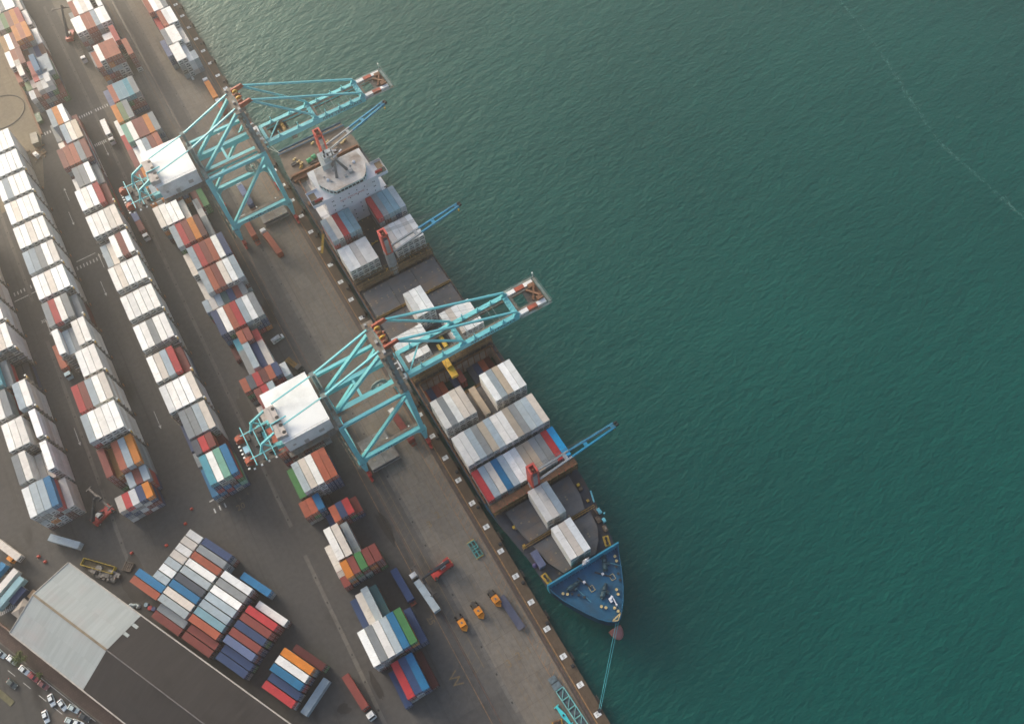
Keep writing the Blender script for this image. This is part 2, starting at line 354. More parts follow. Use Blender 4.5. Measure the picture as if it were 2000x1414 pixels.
def paint_mat(name, vcol=False):
    m = bpy.data.materials.new(name); m.use_nodes = True; nt = m.node_tree; b = nt.nodes["Principled BSDF"]
    b.inputs['Roughness'].default_value = .46; b.inputs['Specular IOR Level'].default_value = .42
    g = N(nt, "ShaderNodeNewGeometry")
    if vcol: base = N(nt, "ShaderNodeVertexColor").outputs['Color']
    else: base = N(nt, "ShaderNodeObjectInfo").outputs['Color']
    P = g.outputs['Position']
    col = mixrgb(nt, ramp(nt, noise(nt, P, .35, 5, .6), .3, .7), mixrgb(nt, 1.0, base, (.84,.84,.84), 'MULTIPLY'), mixrgb(nt, 1.0, base, (1.07,1.07,1.07), 'MULTIPLY'))
    # transverse streaks of grime across the roof and runs of rust
    st = noise(nt, mapping(nt, P, (.35,1.5,.35)), 1.0, 5, .65)
    col = mixrgb(nt, ramp(nt, st, .56, .80), col, mixrgb(nt, 1.0, col, (.60,.57,.53), 'MULTIPLY'))
    pt = noise(nt, P, .55, 6, .7)
    col = mixrgb(nt, ramp(nt, pt, .685, .73), col, (.16,.075,.035))
    sp = noise(nt, P, 2.2, 3, .6)
    col = mixrgb(nt, ramp(nt, sp, .72, .77), col, (.08,.075,.07))
    nt.links.new(col, b.inputs['Base Color']); return m
PAINT = paint_mat('container paint'); PAINTV = paint_mat('stacked container paint', True)
ROD = mat('galvanised rods', (.62,.62,.60), .4, var=.1)
VENT = mat('fan grille black', (.012,.013,.014), .7, var=.2)
UNIT = mat('cooling unit white', (.55,.57,.54), .5, var=.15, dirt=(.3,.28,.24), scale=1.2)
WID = 2.44
def shell(b, L, H, reefer):
    w = WID; hx = w/2; hy = L/2; r = .10
    # corner posts and rails
    for sx in (-1,1):
        for sy in (-1,1):
            b.cbox(sx*(hx-.075), sy*(hy-.075), H/2, .15, .15, H)
        b.cbox(sx*(hx-.04), 0, H-.05, .08, L-.3, .10); b.cbox(sx*(hx-.05), 0, .08, .10, L-.3, .16)
    for sy in (-1,1):
        b.cbox(0, sy*(hy-.06), H-.055, w-.3, .12, .10); b.cbox(0, sy*(hy-.06), .08, w-.3, .12, .16)
    # roof
    if reefer:
        b.box(-hx+.08,hx-.08,-hy+.12,hy-.12,H-.07,H-.02)
        for k in range(1, int(L/1.5)): b.box(-hx+.1,hx-.1,-hy+k*1.5-.03,-hy+k*1.5+.03,H-.02,H-.005)
    else:
        n = int(L/.30); pts = []
        y0 = -hy+.12; dy = (L-.24)/n
        for k in range(n):
            y = y0+k*dy; pts += [(y,H-.065),(y+dy*.30,H-.065),(y+dy*.45,H-.02),(y+dy*.85,H-.02)]
        pts.append((hy-.12,H-.065))
        vs = [(-hx+.08,y,z) for y,z in pts]+[(hx-.08,y,z) for y,z in pts]; m = len(pts)
        b.add(vs, [(i,m+i,m+i+1,i+1) for i in range(m-1)])
    # corrugated sides
    for sx in (-1,1):
        if reefer:
            x = sx*(hx-.02); b.box(min(x,x-sx*.05),max(x,x-sx*.05),-hy+.15,hy-.15,.16,H-.1)
        else:
            n = int(L/.42); pts = []; y0 = -hy+.15; dy = (L-.3)/n
            for k in range(n):
                y = y0+k*dy; pts += [(y,0.0),(y+dy*.32,0.0),(y+dy*.5,.045),(y+dy*.82,.045)]
            pts.append((hy-.15,0.0)); m = len(pts)
            vs = [(sx*(hx-.012-d),y,.16) for y,d in pts]+[(sx*(hx-.012-d),y,H-.1) for y,d in pts]
            f = [(i,i+1,m+i+1,m+i) for i in range(m-1)]
            b.add(vs, f if sx>0 else [q[::-1] for q in f])
    # far end panel, floor, near bulkhead
    b.box(-hx+.14,hx-.14,hy-.07,hy-.03,.16,H-.11); b.box(-hx+.1,hx-.1,-hy+.15,hy-.15,.10,.16); b.box(-hx+.14,hx-.14,-hy+.05,-hy+.09,.16,H-.11)
    # corner castings
    for sx in (-1,1):
        for sy in (-1,1):
            for z0,z1 in ((H-.11,H+.012),(-.002,.12)): b.box(min(sx*(hx+.004),sx*(hx-.17)),max(sx*(hx+.004),sx*(hx-.17)),min(sy*(hy+.004),sy*(hy-.17)),max(sy*(hy+.004),sy*(hy-.17)),z0,z1)
def door_mb(L, H):
    b = MB(); hy = L/2; hx = WID/2
    b.mi = 0
    for s in (-1,1): b.box(min(s*.02,s*(hx-.16)),max(s*.02,s*(hx-.16)),-hy-.01,-hy+.045,.20,H-.14)
    b.mi = 1
    for x in (-.85,-.35,.35,.85):
        b.box(x-.03,x+.03,-hy-.06,-hy-.012,.16,H-.10); b.box(x-.12,x+.20,-hy-.075,-hy-.06,1.05,1.13)
    for x,z,w,h in ((.5,H-.45,.42,.20),(.55,H-.85,.5,.10),(-.6,H-.55,.36,.22)): b.box(x-w/2,x+w/2,-hy-.016,-hy-.0105,z-h/2,z+h/2)
    return b
def unit_mb(L, H):
    b = MB(); hy = L/2; hx = WID/2; b.mi = 0
    b.box(-hx+.16,hx-.16,-hy-.005,-hy+.045,.2,H-.14)
    b.mi = 1
    b.box(-.62,.42,-hy-.03,-hy-.006,H*.60,H-.55)       # condenser fan opening
    b.box(-.95,.95,-hy-.02,-hy-.006,.42,.86); b.box(.56,.92,-hy-.03,-hy-.006,1.2,1.55)
    b.mi = 2
    b.box(-1.0,1.0,-hy-.03,-hy-.006,H-.42,H-.24); b.box(-.95,.4,-hy-.035,-hy-.006,1.15,1.22)
    return b
PROTO = {}
def proto(L, H, reefer):
    k = (round(L,1), round(H,2), reefer)
    if k not in PROTO:
        b = MB(); shell(b, L, H, reefer)
        me = bpy.data.meshes.new('shipping_container'); me.from_pydata(b.v,[],b.f); me.materials.append(PAINT); me.update()
        d = (unit_mb if reefer else door_mb)(L, H)
        md = bpy.data.meshes.new('refrigeration_unit' if reefer else 'door_end'); md.from_pydata(d.v,[],d.f)
        for q in ([UNIT,VENT,ROD] if reefer else [PAINT,ROD]): md.materials.append(q)
        md.polygons.foreach_set('material_index', d.m); md.update(); PROTO[k] = (me, md)
    return PROTO[k]
ORD = ['first','second','third','fourth','fifth','sixth','seventh','eighth','ninth','tenth','eleventh','twelfth','thirteenth','fourteenth','fifteenth','sixteenth','seventeenth','eighteenth','nineteenth','twentieth','twenty-first','twenty-second','twenty-third','twenty-fourth','twenty-fifth','twenty-sixth','twenty-seventh','twenty-eighth','twenty-ninth','thirtieth','thirty-first','thirty-second','thirty-third','thirty-fourth','thirty-fifth','thirty-sixth']
TIER = ['topmost','second-from-top','third-from-top','fourth-from-top','fifth-from-top','sixth-from-top']
STUFF = []            # containers that share the one mass object
NIDX = [0]
CRND = random.Random(11)
def container(x, y, z, L, H, c, label, group, rz=0.0, top=False, force=False):
    """x,y = centre of the base"""
    i = NIDX[0]; NIDX[0] += 1
    col = CC[c][0]; j = CRND.uniform(.88,1.10); t = CRND.uniform(-.03,.03)
    col = (min(.86,col[0]*(j+t)), min(.86,col[1]*j), min(.86,col[2]*(j-t)))
    reefer = c in REEF and L > 7
    indiv = force or VIS is None or (i in VIS)
    if not indiv:
        STUFF.append((x,y,z,L,H,col,rz,top,reefer)); return None
    me, md = proto(L, H, reefer)
    o = link(bpy.data.objects.new('shipping_container', me)); o.location = (x,y,z); o.rotation_euler = (0,0,rz); o.color = (*col,1)
    d = link(bpy.data.objects.new('refrigeration_unit' if reefer else 'door_end', md)); d.parent = o; d.color = (*col,1)
    tag(o, label, 'container', group); o['_i'] = i
    return o
def expand(spec, h):
    """'5W' = five tiers with a white top; 'dWgGW' = the tiers from the ground up"""
    if spec == '-': return ''
    if spec[0].isdigit():
        n = int(spec[0]); top = spec[1]
        low = [ (CRND.choice('Wwwe') if top in 'Wwe' else CRND.choice(FILL)) for _ in range(n-1)]
        if top in 'WweE' : return ''.join(low)+top
        return ''.join(low)+top
    return spec
def stacks(place, row, group, x0, pitch, y, L, H, specs, ord_=None, z0=0.0, axis=None, first=1, side='left'):
    """one block of stacks side by side; specs from left to right"""
    specs = specs.split(); k = 0
    for ci, sp in enumerate(specs):
        s = expand(sp, H)
        if not s: continue
        for t, c in enumerate(s):
            z = z0 + t*(H+.012); hh = H
            jx = CRND.uniform(-.035,.035); jy = CRND.uniform(-.10,.10)
            if axis is None:
                cx = x0 + ci*pitch + WID/2 + jx; cy = y + L/2 + jy; rz = 0.0 + CRND.uniform(-.003,.003)
            else:
                O, d, p, ang = axis
                u = y + L/2 + jy; v = x0 + ci*pitch + WID/2 + jx
                cx = O[0]+d[0]*u+p[0]*v; cy = O[1]+d[1]*u+p[1]*v; rz = ang
            cname = CC[c][1]
            typ = 'refrigerated container' if (c in REEF and L > 7) else ('short container' if L < 7 else 'container')
            lab = '%s %s %s, %s stack from %s, %s' % (cname, typ, TIER[len(s)-1-t] , ORD[ci+first-1], side, place)
            if len(lab.split()) > 16: lab = lab.replace('refrigerated container','reefer').replace('short container','container')
            container(cx, cy, z, L, hh, c, lab, group, rz, top=(t == len(s)-1))
L4, L2 = 12.19, 6.06
def row(name, x0, pitch, H, blocks):
    grp = 'containers stacked in the ' + name
    for k, bl in enumerate(blocks):
        y, specs = bl[0], bl[1]; kw = bl[2] if len(bl) > 2 else {}
        stacks('%s block up %s' % (ORD[k], name), name, grp, kw.get('x',x0), kw.get('p',pitch), y, kw.get('L',L4), kw.get('H',H), specs)
row('outermost row', -133.7, 2.6, 2.87, [
 (160.4,'dWgGW wowGg wWdwg ddgrB eee',{'H':2.83}),(174.5,'5G 5w 3e 3e 5W'),(189.1,'5W 5w 5w 2k 5W'),(203.7,'5W 5G 2k 5g 5W'),(218.3,'5W 5t 4G 2k 2k'),
 (232.9,'5W 5w 5w 5e 5W'),(247.5,'5W 5W 5w 5W 5w'),(262.1,'5W 5w 5W 5W 5e'),(276.7,'5W 5W 5W 5w 5W'),(291.3,'5W 5W 5W 5W 5W')])
row('second row', -106.2, 2.6, 2.87, [
 (147.5,'wGbe GbGr RwGw wRwb bRbo',{'x':-107.0,'p':2.5,'L':L2,'H':2.7}),(154.1,'- - 4g 4R 4g',{'L':L2,'H':2.7}),
 (160.6,'ndRRR 4y 5O 5g 5o',{'H':2.7}),(174.4,'6g 6W 6W 6W 6W'),(189.2,'6r 6R 6g 6W 6e',{'H':2.62}),(204.0,'- 2e 5W 5w 5w'),
 (218.4,'5W 4g 4G 5w 5W'),(233.0,'5G 5r 5w 5G ddGG'),(247.6,'5W 5w 5e 5W 5W'),(262.2,'5g 5g 5G 5W 5e'),(276.8,'5W 5W 5e 5w 5W'),(291.4,'5W 5e 5W 5W 5W'),
 (306.0,'5W 5g 5W 5W 5W'),(320.6,'5W 5W 5W 5W 5W'),(335.0,'5W 5W 5W 5W 5W')])
row('third row', -78.2, 2.6, 2.74, [
 (138.2,'eB dBrbt brBeW eBdem bmnrB',{'x':-77.9,'p':2.63}),(151.6,'2G 5S 5r 5R 3d',{'L':L2}),(158.8,'2b 5G 5G 5g 5e'),(172.5,'5w 5W 5W 5W 5e'),(187.2,'5W 5e 5g 5r 4R'),
 (203.1,'5W 5w 5G 5W 5w'),(218.9,'5W 5w 5W 5W 5W'),(234.9,'5W 5e 5W 5W 5W'),(250.3,'4g 4e 5W 5R 5W'),(265.9,'5W 5w 5W 5e 5e'),(282.0,'5W 5w 5W 5r 4R'),
 (295.3,'3w 5G 5G 5W 4G'),(309.6,'5R 5O 5O 5G 5R'),(323.2,'2e 2R 5g 5e 5E'),(336.2,'2G 5g 5o 5w 2R')])
row('top-left block', -80.6, 2.5, 2.74, [
 (366.2,'GGw 3d bGOe RGbw dRnww 2R',{'L':L2}),(373.2,'3N 3e RbOr gGbw 4w 2d',{'L':L2}),(376.4,'- - - 4r 5B 4g 4g',{'x':-83.0}),(381,'3O 4e - - - - 3W',{'x':-83.0}),(389.2,'4w 4O 4R 3d 3G 3b 3d',{'x':-83.0}),
 (401.8,'4y 4W 4R 5o 5O 5o 3w',{'x':-82.7}),(418.4,'4G 4n 4R 4o 4r 3w',{'x':-81.0}),(431.8,'4w 4G 4W 4W 3e',{'x':-79.6}),(445,'4w 4G 4e 4W 3e',{'x':-79.6})])
X4 = -52.8
row('fourth row before crane 01', X4, 2.6, 2.72, [
 (42.3,'3r 3b 3B 1d',{'x':-48.3,'p':2.5}),(41.6,'1b',{'x':-50.7}),
 (55.7,'dwgW dGwG gGew GwRg bbrB bbon 2b',{'x':-52.9,'p':2.58,'H':2.84}),(68.4,'1b 2e 3g 2T',{'x':-51.6,'p':2.6}),
 (85.2,'boGo bGnR TgRn dRoR nRRR',{'x':-48.4,'p':2.66,'L':L2}),(84.8,'RR',{'x':-51.0,'L':L2}),
 (92.0,'4W 4e 3G',{'x':-48.4,'p':2.72}),(88.6,'2e',{'x':-51.1}),
 (105.8,'1b RRO RRb bnr bR',{'x':-46.4,'p':2.5,'L':L2}),(112.6,'GdO GnO bbB 1k',{'x':-52.1,'p':2.5,'L':L2}),
 (119.8,'3n 4g 4e WWWW bbbO bbbO',{'x':-50.9,'p':2.56}),
 ])
row('fourth row between the cranes', X4, 2.6, 2.72, [
 (137.4,'rbRO eRRR GGGe bdRG eRGG edGG gGg',{'x':-50.6,'p':2.6}),(150.4,'2e 4R 4R 4O 3G 3g',{'x':-51.0}),
 (160.4,'- 4R 4r 4g 3R',{'x':-51.2,'L':L2}),(161.6,'2G',{'x':-36.2,'L':L2}),
 (167.0,'4O 4S 4r 4d 4O 4b 3w',{'x':-51.7,'p':2.56,'L':L2}),
 (174.8,'3G 4g 3b 3e',{'x':-47.6}),(187.2,'1d - 4O 4R',{'x':-50.2,'L':L2}),(186.4,'3t - - 3r',{'x':-47.6,'L':L2}),
 (195.0,'dBbb dbnW 4O RRRr gGGg rbew obbG',{'x':-50.2}),(209.8,'3g 3e 3g 3T 3b 3R GwG',{'x':-51.7,'p':2.56,'L':L2}),
 (216.0,'2e 4g RdRO 4R 4e 4W gdGg',{'x':-50.2}),(229.4,'3e 4g 4r 4R 4O 4W 4b',{'x':-50.2}),
 (243.8,'4g 4r 4R 4o 4d 3G',{'x':-50.2}),(257.2,'dGoe 4w 4W 4W 3e 1k 2e'),(263.4,'2R 2n',{'x':-36.4}),
 (271.5,'4o 4g 4o 4O 4O GobS'),(277.4,'2d 3g',{'x':-36.6}),(284.6,'3R 3o 3O 3G 4R 4g'),(297.6,'3R 3w 4W 4g 4R 4O',{'x':-52.0}),
 ])
row('fourth row past crane 02', X4, 2.6, 2.72, [
 (310.8,'2r 4m 4w 4R 4R 4o 4G',{'x':-52.1,'p':2.56}),(324.9,'1w 4o 4N 4G',{'x':-52.3}),(338.2,'GRRO RbBs bRns bRRt bReG',{'x':-47.3,'p':2.46}),(346.5,'1l',{'x':-50.6}),
 (364.3,'goRO RrbeW RRgoO ewgRO ewwRO - wRRO',{'x':-47.1,'p':2.55}),(377.2,'4r',{'x':-34.3}),(376.8,'1G 1e - - 3w 3w',{'x':-48.6,'p':2.45}),
 (393.4,'GRGw RGeW RRRO GRRO eeGg wweW ddGw',{'x':-48.7,'p':2.46}),(406.3,'2g 4O 4w 4e 4W - 4w',{'x':-48.7,'p':2.46}),(419,'4w 4O 4g 4W 4w',{'x':-46.2,'p':2.46})])
row('quayside row', -13.6, 2.42, 2.72, [
 (346.4,'GEGW wewW',{}),(346.5,'eww Ggg',{'x':-8.7,'L':L2}),(352.7,'www',{'x':-8.7,'L':L2}),(355.6,'Gbl',{'x':-16.2}),(359.4,'4G 4w 4W',{}),(359.2,'GGe',{'x':-6.2}),
 (372.6,'3r',{'x':-13.5}),(372.9,'4O 4w 4W',{'x':-10.9}),(386.0,'4O 4W 4w 4G',{'x':-13.8}),(399.0,'4O 4W 4w 4w',{'x':-13.8}),(412,'4R 4W 4w 4g',{'x':-13.8})])
# the slanted block beside the warehouse
DD = (.469,-.883); DP = (-.883,-.469); DA = math.atan2(DP[1],DP[0])
# local +Y of a container must run up the columns (-d), local +X along -p
AX = ((-88.3,130.4), DD, DP, math.atan2(DD[1],DD[0]) + math.pi/2)
GS = 'containers in the slanted block beside the warehouse'
def slant(place, v0, u, L, specs, H=2.62): stacks(place, 'slanted block', GS, v0, 2.76, u, L, H, specs, axis=AX, side='the top')
slant('short column of slanted block', 0.0, .1, L2, '3w 3e 3w 3e 3g 3W 3g')
slant('short column end of slanted block', 19.3, -5.8, L4, '3B 3O')
slant('second column of slanted block', -.5, 6.8, L4, 'RGb gwG GGO bwW gGg RbS GdB ebe gGg',)
slant('second column foot of slanted block', 24.3, 7.4, L4, '2G 2R')
slant('third column of slanted block', 4.7, 20.2, L4, 'dRw dbG GdW bRg RGg GRs RbO')
slant('third column side of slanted block', 1.7, 24.9, L4, '2B'); slant('third column foot of slanted block', 24.1, 20.9, L4, '2R 2R')
slant('fourth column of slanted block', 9.3, 34.7, L4, 'RRr dRR bnb bbR bRl')
slant('fourth column side of slanted block', 6.4, 35.6, L4, 'dw'); slant('fourth column foot of slanted block', 23.1, 34.9, L4, 'nb Gb')
slant('fifth column of slanted block', 13.7, 53.4, L4, 'GGo bRw RrB'); slant('fifth column side of slanted block', 10.9, 55.1, L4, '2d'); slant('fifth column foot of slanted block', 22.0, 53.7, L4, 'eb wr')
container(-74.0, 59.5, 0, L4, 2.6, 'g', 'pale grey container alone on the ground across the foot of the slanted block', GS, AX[3]+math.pi/2)
# ================================================================== ship-to-shore cranes
def make_crane(Y0, num):
    Y1 = Y0 + 21.5; XL, XS = -26.4, -2.4; gy = (Y0+6.6, Y0+15.4); GZ = 39.0
    t = empty('container_crane', (XS, (Y0+Y1)/2, 0))
    off = Vector(t.location)
    def B(b, name, m, parent=None, smooth=False):
        b.v = [(p[0]-off.x,p[1]-off.y,p[2]-off.z) for p in b.v]
        return b.build(name, m, parent or t, smooth)
    for x in (XL, XS):
        for y, s in ((Y0,-1),(Y1,1)):
            b = MB()
            b.bar((x,y,3.0),(x,y,11.4),1.0,1.1,2.7,1.7,up=(0,1,0)); b.bar((x,y,11.4),(x+(-.3 if x<-9 else -.5),y,41.0),1.7,1.7,1.55,1.5,up=(0,1,0))
            lg = B(b, 'leg', TEAL)
            b = MB()
            for k in (-1,1):
                b.cbox(x, y+k*2.3, 1.0, .9, 3.6, .7); b.cbox(x, y+k*2.3, 1.75, .7, 1.2, .9)
                for q in (-1.2,0,1.2): b.tube((x-.25,y+k*2.3+q,.42),(x+.25,y+k*2.3+q,.42),.38,10)
            b.cbox(x, y, 2.5, 1.0, 5.2, .9); b.cbox(x+.75, y+s*1.2, 1.5, .5, 1.4, 1.0)
            B(b, 'bogie', RED, lg)
            if s < 0:
                text = text_mesh('number', num, 1.35, NAVYT, frame((x-off.x,y-off.y-.90,10.3-off.z),(1,0,0),(0,0,1)), lg)
    for y in (Y0, Y1):
        b = MB(); b.box(XL+.8,XS-.8,y-.75,y+.75,11.4,13.2)
        for x,s in ((XL,1),(XS,-1)): b.add([(x+s*.8,y-.7,11.4),(x+s*2.6,y-.7,11.4),(x+s*.8,y-.7,9.2),(x+s*.8,y+.7,11.4),(x+s*2.6,y+.7,11.4),(x+s*.8,y+.7,9.2)],[(0,1,2),(3,5,4),(0,2,5,3),(1,4,5,2),(0,3,4,1)])
        pb = B(b, 'portal_beam', TEAL)
        b = MB(); b.box(XL+1,XS-1,y+.8,y+1.9,13.2,13.3)
        for k in range(8): b.box(XL+1+k*3.2,XL+1.06+k*3.2,y+1.84,y+1.9,13.3,14.3)
        b.box(XL+1,XS-1,y+1.84,y+1.9,14.26,14.32); b.box(XL+1,XS-1,y+1.84,y+1.9,13.75,13.8)
        B(b, 'walkway', GRATE, pb)
        if y == Y0:
            for s_,x,sz in (('ZPMC',-9.8,1.5),):
                text_mesh('lettering', s_, sz, INK, frame((x-off.x,y-.77-off.y,12.3),(1,0,0),(0,0,1)), pb)
            b = MB()
            for k in range(9):
                for q in range(2):
                    if (k*7+q*3) % 4: b.box(XL+5.2+k*1.0,XL+5.9+k*1.0,y-.775,y-.76,11.75+q*.6,12.15+q*.6)
            B(b, 'notice', NAVYT, pb)
            b = MB()
            for k in range(3): b.cbox(XL+3+k*8.5, y+1.5, 14.7, .5,.35,.3)
            B(b, 'floodlight', LAMP, pb)
        b = MB(); b.bar((XL,y,40.4),(XS-.6,y,40.4),1.1,1.3); B(b, 'tie_beam', TEAL)
        b = MB(); b.bar((XS-.3,y,39.4),(XL+.9,y,13.6),1.0,1.1,up=(0,1,0)); B(b, 'diagonal_brace', TEAL)
    for x, z in ((XL,40.6),(XS-.6,41.2),(XL,12.4),(XS,12.4)):
        b = MB(); 
        if z > 20: b.bar((x,Y0,z),(x,Y1,z),1.5,1.9)
        else: b.bar((x,Y0+.8,z),(x,Y1-.8,z),1.3,1.6)
        cb = B(b, 'cross_beam', TEAL if x>-9 or z<20 else TEALD)
        if z > 20:
            b = MB(); b.box(x-2.0,x-.9,Y0-.8,Y1+1,z+.9,z+1.0)
            if x > -9: b.box(x+.9,x+1.9,Y0-1.8,Y1+.8,z+.9,z+1.0)
            for xx in ((x-2.0,) if x < -9 else (x-2.0,x+1.85)):
                for k in range(10): b.box(xx,xx+.05,Y0-.8+k*2.4,Y0-.75+k*2.4,z+1,z+2.0)
                b.box(xx,xx+.05,Y0-.8,Y1+1,z+1.95,z+2.0); b.box(xx,xx+.05,Y0-.8,Y1+1,z+1.45,z+1.5)
            B(b, 'walkway', GRATE, cb)
    # main girders behind the boom hinge
    for y in gy:
        b = MB(); b.box(-50,.2,y-.75,y+.75,GZ-2.4,GZ); gd = B(b, 'main_girder', TEAL)
        s = -1 if y < Y0+10 else 1
        b = MB(); b.box(-27,0,min(y+s*.8,y+s*2.0),max(y+s*.8,y+s*2.0),GZ-.1,GZ)
        for k in range(10): b.box(-27+k*2.9,-26.95+k*2.9,y+s*1.95-.03,y+s*1.95+.03,GZ,GZ+1.0)
        b.box(-27,0,y+s*1.95-.03,y+s*1.95+.03,GZ+.95,GZ+1.0); B(b, 'walkway', GRATE, gd)
    for x in (-49,-36,-16,):
        b = MB(); b.bar((x,gy[0]+.75,GZ-1),(x,gy[1]-.75,GZ-1),.9,1.6); B(b, 'girder_tie', TEAL)
    # A frame
    ax, az = -3.6, 59.0
    for y0,y1 in ((Y0,gy[0]+.2),(Y1,gy[1]-.2)):
        b = MB(); b.bar((XS-.6,y0,41.8),(ax,y1,az),1.5,1.5,1.1,1.1); b.bar((XS-1.5,y0,41.8),(ax-1.2,y1,az),.5,.5); fr = B(b, 'mast_leg', TEALD)
        b = MB()
        for k in range(8):
            f0 = k/8; p = Vector((XS-.6,y0,42.2)).lerp(Vector((ax,y1,az)), f0+.06); b.cbox(p.x-1.4,p.y,p.z,1.5,2.0,.08); b.cbox(p.x+1.2,p.y,p.z,1.1,1.6,.08)
            for q in (-2.1,1.7): b.box(p.x+q,p.x+q+.05,p.y-1,p.y+1,p.z+.9,p.z+.95); b.box(p.x+q,p.x+q+.05,p.y-1,p.y-.95,p.z,p.z+.95)
        B(b, 'landing', GRATE, fr)
    b = MB(); b.box(ax-2.4,ax+1.2,gy[0]-2.4,gy[1]+3.4,az-.2,az)
    for x in (ax-2.4,ax+1.15):
        for k in range(8): b.box(x,x+.05,gy[0]-2.4+k*2.05,gy[0]-2.35+k*2.05,az,az+1)
        b.box(x,x+.05,gy[0]-2.4,gy[1]+3.4,az+.95,az+1)
    for y in (gy[0]-2.4,gy[1]+3.35): b.box(ax-2.4,ax+1.2,y,y+.05,az+.95,az+1)
    mp = B(b, 'mast_platform', GRATE)
    b = MB(); b.cbox(ax-.4,gy[0]-1,az+.5,.9,1.1,1.0); b.cbox(ax-.9,gy[0]+3.6,az+.4,.8,1.2,.8); b.cbox(ax-1.2,gy[1]+2.2,az+.35,.7,.7,.7); B(b, 'cabinet', GREYP, mp)
    b = MB(); b.bar((ax+.4,gy[0]-.6,az-.6),(ax+.4,gy[1]+.6,az-.6),1.3,1.3); B(b, 'mast_beam', TEALD)
    b = MB()
    for y in gy:
        b.add([(ax+.2,y-.35,az-.4),(ax+5.6,y-.35,az+1.0),(ax+4.6,y-.35,az+2.4),(ax+.2,y-.35,az+1.8),(ax+.2,y+.35,az-.4),(ax+5.6,y+.35,az+1.0),(ax+4.6,y+.35,az+2.4),(ax+.2,y+.35,az+1.8)],[(0,1,2,3),(7,6,5,4),(0,4,5,1),(1,5,6,2),(2,6,7,3),(3,7,4,0)])
    b.box(ax+.4,ax+1.3,gy[0]+.4,gy[1]-.4,az+.6,az+1.3); b.bar((ax+.3,gy[0]+1,az+.2),(ax+2.6,gy[0]+4,az+1.6),.5,.5); b.bar((ax+.3,gy[1]-1,az+.2),(ax+2.6,gy[1]-4,az+1.6),.5,.5)
    sh = B(b, 'sheave_bracket', REDO)
    for q in range(4):
        b = MB(); y = gy[0]+1.6+q*1.9; b.tube((ax+1.4,y-.25,az+1.3),(ax+1.4,y+.25,az+1.3),1.0,12); B(b, 'sheave', YEL if q in (1,3) else BROWNR, sh)
    # back diagonals and back stays
    for y in gy:
        b = MB(); b.bar((ax-1.4,y,az-1.2),(XL+1.6,y,GZ+.3),1.05,1.15); B(b, 'back_strut', TEAL)
        b = MB(); b.bar((ax-1.6,y+.4,az+.2),(XL+.4,y+.4,51.2),.62,.62); b.bar((XL+.4,y+.4,51.2),(-42.0,y+.4,47.2),.38,.38); B(b, 'backstay', TEAL)
        b = MB(); b.bar((XL,y+.4,41.5),(XL,y+.4,51.6),.9,.9); b.cbox(XL,y+.4,51.5,1.8,1.6,.15); B(b, 'stay_post', TEALD)
    # boom
    tip = 53.6; x1, x2 = 21.4, 42.2
    bm = []
    for i,y in enumerate(gy):
        b = MB(); b.mi = 0; b.box(.6,42.9,y-.8,y+.8,GZ-2.2,GZ)
        segs = [(42.9,46.6,1),(46.6,50.2,2),(50.2,53.6,1)]
        for a_,b_,m_ in segs: b.mi = m_; b.box(a_,b_,y-.79,y+.79,GZ-1.7,GZ-.03)
        g_ = B(b, 'boom_girder', [TEAL,WHITE,REDO]); bm.append(g_)
        b = MB(); s = -1 if i == 0 else 1
        b.box(1,52,min(y-s*.85,y-s*1.75),max(y-s*.85,y-s*1.75),GZ-.5,GZ-.42)
        for k in range(22): b.box(1+k*2.35,1.05+k*2.35,y-s*1.72-.02,y-s*1.72+.02,GZ-.42,GZ+.6)
        b.box(1,52,y-s*1.72-.02,y-s*1.72+.02,GZ+.56,GZ+.6); b.box(1,52,y-s*1.72-.02,y-s*1.72+.02,GZ+.1,GZ+.13); B(b, 'walkway', GRATE, g_)
        b = MB(); b.box(1,52,y-s*1.0,y-s*.8,GZ-2.6,GZ-2.3); B(b, 'trolley_rail', BROWNR, g_)
    text_mesh('lettering', 'APM TERMINALS', 1.95, INK, frame((32.5-off.x,gy[0]-.83-off.y,GZ-1.12),(1,0,0),(0,0,1)), bm[0], sx=1.22)
    for x,w in ((1.0,1.2),(x1,1.6),(x2,1.8)):
        b = MB(); b.box(x-w/2,x+w/2,gy[0]+.8,gy[1]-.8,GZ-.7,GZ+.35)
        if x > 5: 
            for y in gy: b.add([(x-1.4,y-.4,GZ),(x+1.4,y-.4,GZ),(x,y-.4,GZ+2.2),(x-1.4,y+.4,GZ),(x+1.4,y+.4,GZ),(x,y+.4,GZ+2.2)],[(0,1,2),(3,5,4),(0,3,4,1),(1,4,5,2),(2,5,3,0)])
            for k in range(5): b.bar((x-1.2,gy[0]+1.5+k*1.4,GZ+.4),(x+.5,gy[0]+1.9+k*1.4,GZ+1.0),.22,.22)
        cbm = B(b, 'boom_cross_beam', TEAL)
        b = MB(); b.box(x+w/2+.1,x+w/2+1.1,gy[0]+.9,gy[1]-.9,GZ-.2,GZ-.12); b.box(x+w/2+1.06,x+w/2+1.1,gy[0]+.9,gy[1]-.9,GZ+.8,GZ+.85); B(b, 'walkway', GRATE, cbm)
    for a_,c_ in (((1.6,gy[0]),(8.0,gy[1])),((x1,gy[1]),(x2-.5,gy[1])),): pass
    b = MB(); b.bar((1.8,gy[0]+.6,GZ-.3),(8.6,gy[1]-.8,GZ-.3),.45,.45); B(b, 'boom_brace', TEAL)
